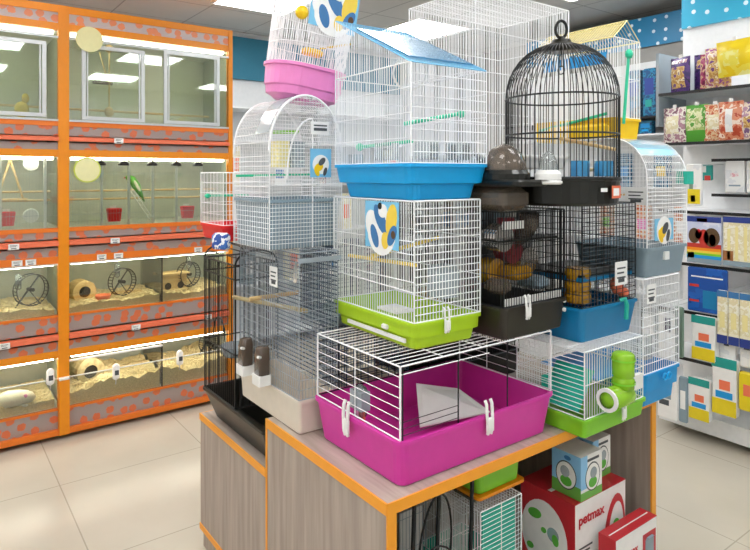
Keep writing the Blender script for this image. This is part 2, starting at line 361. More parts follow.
wheel(.70, 3.02, .30, .07, 'half hidden black wheel in the bottom tank behind the black cage')
def bottle(x, y, z, label, s=1):
    t = thing('water_bottle', label, 'bottle', (x, y, z), 0, 'water bottles on the tank glass')
    q = MB(); q.smooth = True; q.lathe([(.004, .0), (.02*s, .01), (.022*s, .02), (.022*s, .085), (.012, .1), (.004, .102)], n=14); q.build('bottle_body', 'clear' if s < 1 else 'white', t)
    q = MB(); q.tube([(0, 0, 0), (0, .008, -.03)], .003, 6); q.build('spout', 'alu', t)
    q = MB(); q.box(-.012, .012, -.0225*s, -.0215*s, .035, .065); q.build('bottle_print', 'ink', t)
bottle(.02, YC-.03, .30, 'white water bottle on the bottom tank glass beside the hollow log')
bottle(.425, YC-.03, .315, 'white water bottle on the bottom tank glass nearest the black cage')
bottle(-.35, YC-.03, .34, 'white water bottle on the bottom left tank glass')
bottle(.075, 3.03, .91, 'clear water bottle above the wheel beside the wooden hideout', .8)
bottle(.56, 3.04, .92, 'clear water bottle above the wheel nearest the black cage', .8)
bottle(-.50, 2.98, .90, 'clear water bottle above the wheel at the left edge', .8)
def hideout(x, y, z, r, l, label, m='twood', hole='darkgap'):
    t = thing('log_hideout', label, 'hideout', (x, y, z), .15); q = MB(); q.smooth = False
    q.lathe([(r, l), (r, 0), (r*.5, -.004), (r*.5, l*.5), (.001, l*.5)], (0, 0, r), 18, 'y', False); q.lathe([(.001, l), (r, l)], (0, 0, r), 18, 'y', False)
    q.build('log_body', m, t); q = MB(); q.lathe([(.001, 0), (r*.49, 0)], (0, .004, r), 18, 'y', False); q.build('hollow_shade', hole, t)  # dark disc closes the bore, painted as the shade inside
hideout(-.13, 2.99, .775, .072, .12, 'round wooden hideout with a dark hole in the third tier tank')
hideout(-.10, 2.96, .255, .085, .22, 'hollow bark log half buried in the bottom tank shavings', 'barkm')
t = thing('wooden_house', 'small wooden animal house with two arched doorways in the third tier tank', 'house', (.43, 3.02, .795), .1)
MB().box(-.09, .09, -.05, .05, 0, .11).build('house_wall', 'twood', t); MB().box(-.105, .105, -.065, .06, .11, .122).build('house_roof', 'twood', t)
for x in (-.045, .045): q = MB(); q.lathe([(.001, 0), (.024, 0)], (x, -.0525, .035), 16, 'y', False); q.build('doorway_shade', 'darkgap', t)  # flat dark discs on the solid wall stand for shade in openings
q = MB(); q.smooth = True; q.lathe([(.001, .004), (.04, .004), (.048, .035), (.043, .035), (.036, .01), (.001, .01)], (0, 0, 0), 18); tag(q.build('food_bowl', 'salmon', None, (-.03, 2.95, .79)), 'terracotta food bowl on the shavings beside the wooden hideout', 'bowl')
def red_cup(x, z, label):
    t = thing('food_cup', label, 'cup', (x, 2.98, z), 0, 'red food cups in the bird tier')
    q = MB(); q.loops([[(a, b, c) for a, b in MB.rr(-.045+i, .045-i, -.025+i, .03-i, .008)] for c, i in ((0, .008), (.08, 0), (.085, .003), (.08, .005), (.01, .012))], True, True); q.build('cup_body', 'red', t)
    MB().box(-.02, .02, .03, .04, .06, .1).build('cup_hook', 'white', t)
red_cup(.045, 1.29, 'red food cup below the green bird perch, left one of the right cabinet')
red_cup(.53, 1.29, 'red food cup at the right end of the bird tier')
red_cup(-.56, 1.29, 'red food cup under the wooden ladder swing at the left edge')
# green parrot on the perch
t = tag(bpy.data.objects.new('parrot', None), 'green bird perched in the middle of the bird tier', 'bird'); COL.objects.link(t); t.location = (.19, 3.08, 1.5)
q = MB(); q.smooth = True; R1 = Matrix.Rotation(.7, 3, 'Y')
q.tube([(-.05, 0, .075), (-.035, 0, .078), (-.01, 0, .065), (.02, 0, .02), (.04, 0, -.02), (.075, 0, -.09)], [.006, .02, .024, .028, .018, .004], 12); q.build('bird_body', 'greenbird', t)
q = MB(); q.smooth = True; q.ell((.02, -.022, .02), (.012, .008, .045), 10, 6, Matrix.Rotation(-.5, 3, 'Y')); q.build('wing', 'fur', t)
q = MB(); q.tube([(-.052, 0, .077), (-.062, 0, .07)], [.006, .001], 6); q.build('beak', 'red', t)
q = MB(); q.bar((.01, -.01, -.01), (.01, -.01, -.03), .002).bar((.02, .01, -.01), (.02, .01, -.03), .002); q.build('foot', 'darkwood', t)
t = thing('bird_ladder', 'white slanting bird ladder below the green bird', 'ladder', (.26, 3.0, 1.29)); q = MB()
for o in (-.012, .012): q.bar((o-.10, 0, .2), (o+.03, 0, 0), .003)
for i in range(7): q.bar((-.112+.13*i/6, 0, .2-.2*i/6), (-.088+.13*i/6, 0, .2-.2*i/6), .002)
q.build('ladder_frame', 'white', t)
t = thing('swing', 'A-shaped wooden bird swing in the bird tier at the left edge', 'swing', (-.54, 3.0, 1.445)); q = MB(); q.bar((-.07, 0, 0), (0, 0, .24), .007, 6).bar((.07, 0, 0), (0, 0, .24), .007, 6); q.build('swing_frame', 'twood', t)
MB().bar((-.09, 0, .0), (.09, 0, .0), .009, 8).build('swing_perch', 'twood', t)
for z, l in ((1.66, 'upper'), (1.35, 'lower')):
    q = MB(); q.lathe([(.001, 0), (.04, 0), (.043, .012), (.001, .012)], axis='y', n=20); tag(q.build('feeder_disc', 'white', None, (-.44, 2.915, z)), l+' round white feeder disc in the bird tier at the left edge', 'feeder', 'round white feeder discs')
# wooden bird stand in top tier
t = thing('bird_stand', 'hanging wooden bird stand in the upper tank behind the left sliding door', 'bird stand', (.03, 3.05, 1.98)); q = MB()
q.bar((0, 0, .48), (0, 0, .05), .006).bar((-.06, 0, .42), (-.0, 0, .2), .005); q.build('stand_pole', 'twood', t)
MB().bar((-.1, 0, .22), (.02, 0, .22), .012, 8).bar((-.07, 0, .26), (.03, 0, .26), .01, 8).build('stand_perch', 'darkwood', t)
q = MB(); q.smooth = True; q.ell((0, 0, .45), (.03, .02, .025)).ell((0, 0, .24), (.02, .015, .035)).ell((0, 0, .03), (.03, .02, .035)); q.build('wooden_bead', 'twood', t)
t = thing('bird_toy', 'small yellow and brown wooden toy in the upper left tank', 'toy', (-.48, 3.0, 1.92)); q = MB(); q.ell((0, 0, .07), (.04, .03, .05)).ell((.02, 0, .14), (.02, .02, .03)); q.build('toy_body', 'yellow2', t); MB().bar((-.05, 0, .01), (.05, 0, .01), .01, 8).build('toy_base', 'darkwood', t)
# white guinea pig
t = tag(MB().ell((0, 0, 0), (.01, .01, .01)).build('tmp', 'fur'), 'x', 'y'); bpy.data.objects.remove(t)
gp = MB(); gp.smooth = True
gp.tube([(-.095, 0, .035), (-.08, 0, .045), (-.03, 0, .05), (.03, 0, .05), (.065, 0, .052), (.085, 0, .045), (.105, 0, .036), (.112, 0, .032)], [.012, .036, .05, .047, .038, .034, .02, .008], 16)
for x, y in ((.05, -.025), (.05, .025), (-.06, -.03), (-.06, .03)): gp.ell((x+.01, y, .008), (.02, .009, .009), 8, 5)
g = gp.build('guinea_pig', 'fur', None, (-.53, 2.93, .222)); g.rotation_euler = (0, 0, -.2); tag(g, 'small cream white guinea pig lying on shavings in the bottom left tank', 'guinea pig')
MB().ell((.065, -.034, .066), (.012, .005, .012), 8, 5).build('ear', 'pink', g); MB().ell((.065, .034, .066), (.012, .005, .012), 8, 5).build('ear', 'pink', g)
MB().ell((.09, -.026, .052), (.004, .003, .004), 8, 5).build('eye', 'eye', g); MB().ell((.09, .026, .052), (.004, .003, .004), 8, 5).build('eye', 'eye', g)

def price_tag(loc, w, h, label, rot=(0, 0, 0), group='price tags on the orange shelf lips', lines=2):
    t = thing('price_tag', label, 'price tag', loc, group=group, rot=rot)
    MB().box(-w/2, w/2, -.0012, 0, -h/2, h/2).build('tag_card', 'tag', t)
    q = MB()
    for i in range(lines):
        z = h*(.22-.2*i); q.box(-w*.34, w*(.34-.12*(i % 2)), -.0018, -.0012, z-h*.035, z+h*.035)
    q.box(-w*.25, w*.25, -.0018, -.0012, -h*.38, -h*.22); q.build('tag_print', 'ink', t)
for x, z, l in ((.035, 1.81, 'white price tag under the upper tank, left of the black lamps'), (.013, 1.18, 'white price tag under the left red food cup'),
                (.62, 1.18, 'white price tag on the lip nearest the black cage, right of the red cup'), (-.06, 1.08, 'left of two white price tags just above the wheel tank'),
                (.04, 1.08, 'right of two white price tags just above the wheel tank'), (.56, 1.08, 'white price tag above the third tier tank nearest the black cage'),
                (.14, .615, 'white price tag on the lip above the long bottom tank'), (.62, .615, 'white price tag on the lip beside the black cage bars'),
                (-.54, 1.18, 'white price tag under the ladder swing at the left edge'), (-.52, 1.08, 'left of two white tags above the left edge wheel tank'),
                (-.45, 1.08, 'right of two white tags above the left edge wheel tank'), (-.585, .615, 'white price tag on the lip at the left edge above the guinea pig')):
    price_tag((x, YC-.038 if abs(z-1.08) > .01 else YC-.010, z), .055, .034, l)

# ------------------------------------------------------------------ stepped display counter
t = thing('display_counter', 'grey wood display counter with orange edges and an open lower shelf under the cages', 'counter', (0, 0, 0))
W, D, H = 1.30, .69, .75
MB().box(.004, W, .004, D, H-.028, H).build('countertop', 'top_wood', t)
MB().box(0, W, -.002, .004, H-.03, H+.0005).build('edge_band', 'edge', t); MB().box(-.002, .004, 0, D, H-.03, H+.0005).build('edge_band', 'edge', t)
MB().box(.002, .03, .004, D, .03, H-.03).build('side_panel', 'panel_wood', t); MB().box(W-.03, W, .004, D, .03, H-.03).build('side_panel', 'panel_wood', t)
for x in (0, W-.03): MB().box(x, x+.03, -.002, .004, 0, H-.03).build('edge_band', 'edge', t)
MB().box(-.001, .003, D-.008, D+.002, 0, H-.03).build('edge_band', 'edge', t)
MB().box(.03, W-.03, .01, D, .08, .1).build('bottom_shelf', 'panel_wood', t); MB().box(.03, W-.03, D-.02, D, .1, H-.03).build('back_panel', 'panel_wood', t)
MB().box(.03, W-.03, .03, .045, 0, .08).build('plinth', 'edge', t)
t = thing('display_counter', 'lower grey wood counter with orange edges under the black cage', 'counter', (0, D+.002, 0))
W2, D2, H2 = .62, .63, .57
MB().box(.004, W2, 0, D2-.004, H2-.028, H2).build('countertop', 'top_wood', t); MB().box(-.002, .004, 0, D2, H2-.026, H2+.0005).build('edge_band', 'edge', t)
MB().box(.0, W2, D2-.004, D2, H2-.026, H2).build('edge_band', 'edge', t)
MB().box(.002, .03, .0, D2-.004, .10, H2-.03).build('side_panel', 'panel_wood', t); MB().box(W2-.03, W2, 0, D2-.004, .10, H2-.03).build('side_panel', 'panel_wood', t)
MB().box(-.001, .004, 0, D2, .075, .10).build('edge_band', 'edge', t)
MB().box(.012, W2, .01, D2-.01, 0, .075).build('plinth', 'panel_wood', t)
MB().box(.03, W2-.03, D2-.02, D2-.004, .1, H2-.03).build('back_panel', 'panel_wood', t)
W, D, H = 1.30, .69, .75

# ------------------------------------------------------------------ cages
def tub(t, w, d, h, flare, m, rc=.03, lip=.006, th=.004, inner=True, step=False, name='tray', z0=0):
    q = MB(); R = MB.rr; f = flare
    def l(i, z, r): return [(a, b, z0+z) for a, b in R(i, w-i, i, d-i, r, 4)]
    L = [l(f+.004, 0, rc*.8), l(f, .004, rc)]
    if step: L += [l(f*.8, h*.42, rc), l(f*.35, h*.46, rc)]
    L += [l(lip, h-.010, rc), l(0, h-.010, rc+.003), l(0, h, rc+.003), l(lip+th, h, rc), l(f+th, .012, rc*.8)]
    q.loops(L, True, True); return q.build(name, m, t)
def panel(q, o, U, V, lu, lv, su, nv, r, rf=None):
    """bars along V spaced su over U; nv cross bars along U; heavier border"""
    o, U, V = Vector(o), Vector(U).normalized(), Vector(V).normalized(); rf = rf or r*1.7
    n = max(2, round(lu/su))
    for i in range(1, n): q.bar(o+U*(lu*i/n), o+U*(lu*i/n)+V*lv, r)
    for j in range(1, nv+1): q.bar(o+V*(lv*j/(nv+1)), o+V*(lv*j/(nv+1))+U*lu, r*1.25)
    for a, b in ((o, o+U*lu), (o+V*lv, o+V*lv+U*lu), (o, o+V*lv), (o+U*lu, o+U*lu+V*lv)): q.bar(a, b, rf*random.uniform(.9, 1.1))
def wires(t, w, d, z0, z1, ins, sp, nv, m, r=.0011, rf=None, horiz=(), roof=True, rsp=None, rnv=2, w0=None, fnv=None):
    x0, x1, y0, y1 = ins, w-ins, ins, d-ins
    if w0: x0, x1, y0, y1 = w0
    X, Y, Z = (1, 0, 0), (0, 1, 0), (0, 0, 1); lx, ly, lz = x1-x0, y1-y0, z1-z0
    for k, (o, U, lu) in enumerate((((x0, y0, z0), X, lx), ((x0, y1, z0), X, lx), ((x0, y0, z0), Y, ly), ((x1, y0, z0), Y, ly))):
        q = MB()
        if k in horiz: panel(q, o, Z, U, lz, lu, sp*1.15, max(1, nv), r, rf)
        else: panel(q, o, U, Z, lu, lz, sp, fnv if (k == 0 and fnv) else nv, r, rf)
        q.build('wire_panel', m, t)
    if roof: q = MB(); panel(q, (x0, y0, z1), X, Y, lx, ly, rsp or sp, rnv, r, rf); q.build('wire_roof', m, t)
def clip(t, x, y, z, rz=0, m='white', s=1):
    q = MB(); c, sn = math.cos(rz), math.sin(rz)
    for a in (-.011*s, .006*s):
        pts = [(a, -.004, .03*s), (a, -.010, .022*s), (a, -.012, 0), (a*.6, -.014, -.03*s), (a*.6, -.009, -.045*s)]
        q.tube([(p[0], p[1], p[2]) for p in pts], .004*s, 6)
    q.rbox(-.012*s, .010*s, -.016, -.008, -.04*s, -.008*s, .003)
    return q.build('latch', m, t, (x, y, z), (0, 0, rz))

# A magenta cage -----------------------------------------------------
a = thing('hamster_cage', 'wide magenta based hamster cage with white wires at the front corner of the counter', 'cage', (.055, .018, .751))
tub(a, .665, .455, .132, .022, 'magenta', .03)
x0, x1, y0, y1, zt = .014, .651, .014, .44, .332
q = MB(); panel(q, (x0, y0, .134), (0, 0, 1), (0, 1, 0), .198, .426, .028, 1, .0014, .0028); q.build('wire_panel', 'white_wire', a)
q = MB(); panel(q, (x1, y0, .134), (0, 0, 1), (0, 1, 0), .198, .426, .028, 2, .0014, .0028); q.build('wire_panel', 'white_wire', a)
q = MB(); panel(q, (x0, y1, .134), (0, 0, 1), (1, 0, 0), .198, .637, .024, 7, .0012, .0024); q.build('wire_panel', 'black_wire', a)
q = MB()   # front: open, with a white top rail and three dark posts
q.bar((x0, y0, zt), (x1, y0, zt), .0028).bar((x0, y0, zt-.022), (x1*.55, y0, zt-.022), .0018); q.build('front_rail', 'white_wire', a)
MB().bar((x0+.425, y0, .12), (x0+.425, y0, zt), .0022).build('front_post', 'black_wire', a)
q = MB()
for u in (.008, .215): q.bar((x0+u, y0, .12), (x0+u, y0, zt), .0022)
for k in range(3): q.bar((x0, y0, .145+.018*k), (x0+.215, y0, .145+.018*k), .0012)
q.build('front_grille', 'black_wire', a)
q = MB(); panel(q, (x0, y0, zt), (0, 1, 0), (1, 0, 0), .426, .637, .026, 3, .0013, .0026); q.build('wire_roof', 'white_wire', a)
clip(a, .342, .006, .137, 0, s=1.35); clip(a, .002, .238, .137, -PI/2, s=1.35)
q = MB(); q.add([(.26, .22, .040), (.53, .17, .040), (.50, .29, .09), (.33, .32, .135), (.26, .22, .045), (.53, .17, .045), (.50, .29, .095), (.33, .32, .14)], [(3,2,1,0), (4,5,6,7), (0,1,5,4), (1,2,6,5), (2,3,7,6), (3,0,4,7)]); q.build('ramp', 'white', a)
q = MB(); q.box(.018, .05, .20, .26, .15, .205); q.build('water_bottle_holder', 'greyclear', a); MB().tube([(.035, .22, .15), (.035, .22, .11)], .010, 8).build('bottle_spout', 'salmon', a)
q = MB(); q.smooth = True; q.tube([(.035, .23, .11), (.035, .23, .13), (.035, .23, .21), (.035, .23, .22)], [.008, .02, .02, .008], 12); q.build('water_bottle', 'clear', a)

# B lime cage on top of it ------------------------------------------
b = thing('bird_cage', 'white wire bird cage with lime green base and bird card, on the magenta cage', 'cage', (.170, .096, 1.0855), -.02)
tub(b, .285, .46, .082, .022, 'lime', .025, step=True)
wires(b, .285, .46, .083, .435, .01, .0122, 2, 'white_wire', .00125, .0026, rnv=3, fnv=15)
q = MB(); q.bar((.01, .01, .17), (.01, .45, .18), .002).bar((.01, .01, .28), (.01, .45, .28), .0016); q.build('frame_wire', 'white_wire', b)
MB().rbox(-.001, .012, .13, .16, .04, .056, .004).build('brand_plate', 'white', b); MB().box(.0065, .012, .05, .36, .018, .03).build('pull_out_drawer', 'white', b)
clip(b, .12, .0, .09, 0)
def bird_card(t, loc, rot, w, h, kind=0):
    c = MB().box(-w/2, w/2, -.001, .001, 0, h).build('picture_card', 'sky_print', t, loc, rot)
    def blob(cx, cz, rx, rz, m, d=.0016, a=0):
        q = MB(); n = 18; pts = [(cx*w+rx*w*math.cos(2*PI*i/n)*math.cos(a)-rz*w*math.sin(2*PI*i/n)*math.sin(a), cz*h+rx*w*math.cos(2*PI*i/n)*math.sin(a)+rz*w*math.sin(2*PI*i/n)*math.cos(a)) for i in range(n)]
        q.loops([[(x, -.001, z) for x, z in pts], [(x, -d, z) for x, z in pts]], False, True); q.build('printed_bird', m, c)
    if kind == 0:
        blob(0, .35, .42, .42, 'tag', .0012); blob(-.28, .5, .2, .26, 'tag', .0014, .3); blob(-.2, .25, .10, .22, 'bird_blue', .002, .4); blob(-.02, .62, .13, .3, 'bird_blue', .0022, .6)
        blob(.05, .8, .13, .12, 'tag', .0026); blob(-.03, .9, .06, .06, 'eye', .003); blob(.3, .6, .15, .3, 'yellow2', .0024, -.2); blob(.32, .3, .1, .2, 'bird_blue', .003, -.5); blob(.12, .18, .1, .15, 'yellow2', .0028); blob(.36, .32, .06, .07, 'darkwood', .0034)
    else:
        blob(0, .45, .4, .4, 'tag', .0012); blob(-.1, .35, .22, .16, 'yellow', .002, .5); blob(.05, .55, .2, .12, 'ink', .0024, .8); blob(-.2, .2, .1, .2, 'yellow', .0028, .4); blob(.2, .2, .08, .18, 'ink', .003, -.3)
    return c
M['sky_print'] = mat('sky_blue_print', '#7cc3e8', .4); M['bird_blue'] = mat('blue_feather_print', '#3d78b0', .4)
bird_card(b, (.006, .165, .285), (0, 0, -PI/2), .175, .145)
MB().bar((.04, .04, .245), (.04, .40, .235), .006, 8).build('perch', 'yellow2', b)
MB().bar((.01, .22, .255), (.27, .20, .30), .0065, 8).build('perch', 'yellow2', b)
for y in (.03, .11):
    q = MB(); q.loops([[(x, yy, z) for x, yy in MB.rr(.11+y*.8, .185+e+y*.8, y-.0, y+.07, .01)] for z, e in ((.135, 0), (.215, .004))], True, False); q.build('feeder_cup', 'greyclear', b)
q = MB(); q.box(.03, .10, .12, .22, .086, .094); q.build('floor_dish', 'white', b)

# C sky blue based cage on top of B ---------------------------------
c = thing('bird_cage', 'large white wire bird cage with bright sky blue base, on the lime based cage', 'cage', (.152, .09, 1.523), -.03)
tub(c, .325, .44, .108, .038, 'sky', .03, step=True)
wires(c, .325, .44, .109, .40, .012, .0115, 3, 'white_wire', .0011, .0022, roof=False, fnv=8)
# roof sloping up to the back: light blue wires under a clear blue board
x0, x1, y0, y1, ze, zr = .012, .313, .012, .428, .40, .60
q = MB()
for i in range(29):
    x = x0+(x1-x0)*i/28; q.bar((x, y0, ze), (x, y1, zr), .0012)
for k in (0, .25, .5, .75, 1): q.bar((x0, y0+(y1-y0)*k, ze+(zr-ze)*k), (x1, y0+(y1-y0)*k, ze+(zr-ze)*k), .002)
for x in (x0, x1): q.bar((x, y0, ze), (x, y1, zr), .0022)
q.build('sloping_roof', 'blue_wire', c)
for x in (x0, x1):
    q = MB()
    for i in range(1, 38):
        y = y0+(y1-y0)*i/38; q.bar((x, y, ze), (x, y, ze+(zr-ze)*i/38), .0011)
    q.bar((x, y1, ze), (x, y1, zr), .002); q.build('roof_side_wires', 'white_wire', c)
q = MB()
for i in range(29):
    x = x0+(x1-x0)*i/28; q.bar((x, y1, ze), (x, y1, zr), .0011)
q.build('roof_back_wires', 'white_wire', c)
q = MB(); q.box(x0+.02, x1-.02, .05, .33, 0, .004)
q.v = [(a, b, z+ze+(zr-ze)*(b-y0)/(y1-y0)+.004) for a, b, z in q.v]; q.build('roof_board', 'blueclear', c)
q = MB(); q.tube([(.155+.043*math.cos(2*PI*i/24), .20-.032*math.cos(2*PI*i/24), .405+.055*math.sin(2*PI*i/24)) for i in range(24)], .004, 6, True); o = q.build('swing_ring', 'white', c); 
q = MB(); q.bar((.155, .20, .46), (.155, .20, .49), .0015); q.build('swing_hook', 'white_wire', c)
q = MB(); q.tube([(.03, .30, .165), (.12, .14, .18)], .0055, 8).ell((.03, .305, .165), (.013, .013, .013)); q.build('perch', 'green_stick', c)
q = MB(); q.tube([(.10, .16, .235), (.235, .05, .265)], .0065, 8).ell((.24, .048, .265), (.013, .013, .013)); q.build('perch', 'green_stick', c)
for x, y in ((.07, .02), (.2, .02), (.02, .15)):
    q = MB(); q.loops([[(xx, yy, z) for xx, yy in MB.rr(x, x+.06, y, y+.06, .01)] for z in (.12, .175)], True, False); q.build('feeder_cup', 'clear', c)

# F beige based tall cage (front left on the counter) ---------------
f_ = thing('bird_cage', 'tall grey wire cage with beige base and two brown feeders on the counter', 'cage', (.012, .485, .7515))
tub(f_, .165, .47, .113, .012, 'beige', .012, th=.006)
wires(f_, .165, .47, .114, .59, .008, .0125, 14, 'grey_wire', .0009, .0018, rnv=4, rsp=.02)
q = MB()
for k in range(30): q.bar((.155, .01, .13+k*.0155), (.155, .46, .13+k*.0155), .0022)
q.build('shelf_wire', 'dark_blue_wire', f_)
for y in (.21, .345):
    fd = MB().loops([[(x, yy, z) for x, yy in MB.rr(-.05, -.002, y-.03, y+.03, .006)] for z in (.12, .155)], True, True).build('feeder_cup', 'white', f_)
    q = MB(); q.smooth = True; q.loops([[(x, yy, z) for x, yy in MB.rr(-.045+i, -.004, y-.026+i, y+.026-i, .010)] for z, i in ((.155, 0), (.22, 0), (.245, .004), (.25, .012))], True, True); q.build('feeder_hopper', 'feeder', fd)
    MB().bar((-.03, y-.015, .215), (-.055, y-.03, .225), .005, 6).build('feeder_hook', 'white', fd)
MB().bar((-.03, .30, .40), (.15, .26, .41), .008, 8).build('perch', 'twood', f_); MB().bar((.0, .02, .50), (.16, .30, .515), .006, 8).build('perch', 'beige', f_)
MB().bar((-.02, .46, .38), (.06, .05, .39), .008, 8).build('perch', 'barkm', f_)
MB().box(.0, .166, -.002, .0, .56, .575).build('top_trim', 'greyclear', f_)
price_tag((.012, .655, 1.247), .058, .068, 'white price tag hanging on the tall grey cage above the brown feeders', (0, 0, -PI/2), 'price tags hanging on the cages', 3)

# F2 beige cage behind it
f2 = thing('bird_cage', 'low dark wire cage with beige base, behind the back of the magenta cage', 'cage', (.20, .49, .7515))
tub(f2, .29, .19, .10, .012, 'beige', .012); wires(f2, .29, .19, .101, .30, .008, .014, 8, 'dark_blue_wire', .0014, .002, rnv=2, horiz=(0,))
# dark stack behind B: dark grey wire cage on F2
f3 = thing('bird_cage', 'dark grey wire cage stacked on the low beige based cage behind the lime one', 'cage', (.20, .585, 1.053))
tub(f3, .26, .22, .04, .01, 'greyblue', .012); wires(f3, .26, .22, .041, .285, .008, .014, 8, 'dark_blue_wire', .0014, .002, rnv=2, horiz=(0,))

# E arched cage ------------------------------------------------------
e = thing('bird_cage', 'arched white cage with grey base standing on the tall grey wire cage', 'cage', (-.035, .60, 1.3435))
w, d = .30, .30
tub(e, w, d, .17, .012, 'greyblue', .02, name='tray')
R_ = w/2-.006; za = .335; zs = .195
def arch(y, r=.0, n=24): return [(w/2-(R_+r)*math.cos(PI*i/n), y, za+(zs+r)*math.sin(PI*i/n)) for i in range(n+1)]
for y in (.006, d-.006):
    q = MB()
    nx = 24
    for i in range(1, nx):
        x = .006+(w-.012)*i/nx; zz = za+zs*math.sqrt(max(0, 1-((x-w/2)/R_)**2)); q.bar((x, y, .0), (x, y, zz), .0008)
    z = .02
    while z < za+zs-.01:
        hw = R_ if z < za else R_*math.sqrt(1-((z-za)/zs)**2)
        q.bar((w/2-hw, y, z), (w/2+hw, y, z), .0011); z += .0135
    q.tube(arch(y), .0045, 6).bar((.006, y, 0), (.006, y, za), .0025).bar((w-.006, y, 0), (w-.006, y, za), .0025); q.build('wire_panel', 'white_wire', e)
q = MB()
for i in range(21):
    y = .006+(d-.012)*i/20; q.tube([(.006, y, .0)]+arch(y, 0, 16)+[(w-.006, y, .0)], .0009, 4)
A = arch(0, 0, 20)
for p in A[1:-1]: q.bar((p[0], .006, p[2]), (p[0], d-.006, p[2]), .0012)
for i in range(18):
    z = .02+i*.0175
    for x in (.006, w-.006): q.bar((x, .006, z), (x, d-.006, z), .0011)
q.build('barrel_roof', 'white_wire', e)
q = MB(); A = arch(.02, .004, 20)[2:13]; B = arch(.12, .004, 20)[2:13]; q.loops([A, B], closed=False); q.build('roof_band', 'greyclear', e)
q = MB(); q.tube([(.07+.10*(1-math.cos(t/10*PI/2)), .002, .24+.21*math.sin(t/10*PI/2)) for t in range(11)], .003, 6); q.bar((.17, .002, .0), (.17, .002, .45), .003); q.build('door', 'white_wire', e)
bird_card(e, (.20, -.004, .245), (0, 0, 0), .085, .10, 1); MB().box(.16, .235, -.004, -.001, .395, .44).build('label_card', 'tag', e)
MB().box(.172, .225, -.0055, -.004, .408, .418).build('label_print', 'ink', e)
MB().box(.172, .225, -.0055, -.004, .424, .429).build('label_print', 'ink', e)
MB().bar((-.05, .15, .25), (.26, .05, .255), .0045, 8).build('perch', 'green_stick', e)
for x, m in ((.05, 'yellow_wire'), (.11, 'greyclear')):
    q = MB(); q.loops([[(a2, b2, z) for a2, b2 in MB.rr(x, x+.05, .03, .09, .01)] for z in (.28, .37)], True, True); q.build('feeder_cup', m, e)
MB().bar((.04, .05, .40), (.14, .05, .405), .006, 8).build('perch', 'lime2', e)

# white/red cage left behind E --------------------------------------
r = thing('bird_cage', 'small white wire cage with a red base, behind and left of the arched cage', 'cage', (-.06, .93, 1.345))
tub(r, .16, .24, .06, .012, 'red', .012); wires(r, .16, .24, .061, .26, .006, .014, 4, 'white_wire', .0009, .002)
MB().bar((-.015, .14, .17), (.15, .10, .17), .005, 8).build('perch', 'green_stick', r)
q = MB(); q.ell((-.01, .12, .17), (.01, .01, .01)); q.build('perch_knob', 'green_stick', r)
p = MB(); p.smooth = True; p.loops([[(x, y, z) for x, y in MB.rr(-.035+i, .035-i, -.015+i/2, .015-i/2, .01)] for z, i in ((0, .004), (.01, 0), (.05, 0), (.06, .01))], True, True)
o = p.build('packet', patchy('blue_white_print', ['#2f54a8', '#f0f2f6', '#3d6fc0', '#e9edf4'], 30), None, (-.075, .905, 1.323), (0, 0, -1)); 
tag(o, 'small blue and white packet on the black cage top, below the red base', 'packet')

# D tilted pink based cage ------------------------------------------
dcg = thing('bird_cage', 'white wire cage with round cornered pink base, tilted on top of the arched cage', 'cage', (.012, .63, 1.872))
Fv = Vector((.595, .804, 0)); rot = Matrix.Rotation(math.radians(8.5), 3, Fv)
dcg.rotation_euler = (rot @ Matrix.Rotation(math.radians(-4), 3, 'Z')).to_euler()
q = MB(); q.smooth = False; w, d, h = .30, .26, .125
def l(i, z, r): return [(a2, b2, z) for a2, b2 in MB.rr(i, w-i, i, d-i, r, 6)]
q.loops([l(.055, 0, .06), l(.04, .012, .07), l(.022, .018, .09), l(.018, .045, .09), l(.012, .05, .10), l(.008, .115, .10), l(0, .117, .11), l(0, .128, .11), l(.01, .128, .10), l(.03, .02, .09)], True, True); q.build('tray', 'pink', dcg)
q = MB(); loop = MB.rr(.01, w-.01, .01, d-.01, .1, 8); top = MB.rr(.006, w-.006, .008, d-.008, .09, 8); Hd = .45
for i, ((xa, ya), (xb, yb)) in enumerate(zip(loop, top)): q.bar((xa, ya, .128), (xb, yb, Hd), .001)
per = 96
def along(lp, s):
    P = lp+[lp[0]]; L = [math.dist(P[i], P[i+1]) for i in range(len(lp))]; tot = sum(L); s = s*tot; i = 0
    while s > L[i] and i < len(L)-1: s -= L[i]; i += 1
    k = s/L[i]; return (P[i][0]+(P[i+1][0]-P[i][0])*k, P[i][1]+(P[i+1][1]-P[i][1])*k)
for i in range(per):
    a1, b1 = along(loop, i/per), along(top, i/per); q.bar((a1[0], a1[1], .128), (b1[0], b1[1], Hd), .0013)
for z in (.13, .20, .24, .32, .40, Hd):
    k = (z-.128)/(Hd-.128); q.tube([(a1[0]+(b1[0]-a1[0])*k, a1[1]+(b1[1]-a1[1])*k, z) for a1, b1 in zip(loop, top)], .0016, 4, True)
q.build('wire_panel', 'white_wire', dcg)
q = MB()
for i in range(1, 16):
    x = .035+(w-.07)*i/16; q.bar((x, .032, Hd), (x, d-.032, Hd), .001)
q.build('wire_roof', 'white_wire', dcg)
bird_card(dcg, (.17, .002, .265), (.0, 0, 0), .19, .16)
q = MB(); q.ell((.055, .02, .30), (.024, .02, .024)); q.build('toy_ball', 'yellow', dcg)
MB().rbox(.09, .165, .02, .07, .165, .19, .01).build('feeder_cup', 'yellow', dcg); MB().bar((.16, .05, .2), (.28, .05, .245), .004, 8).build('perch', 'yellow2', dcg)

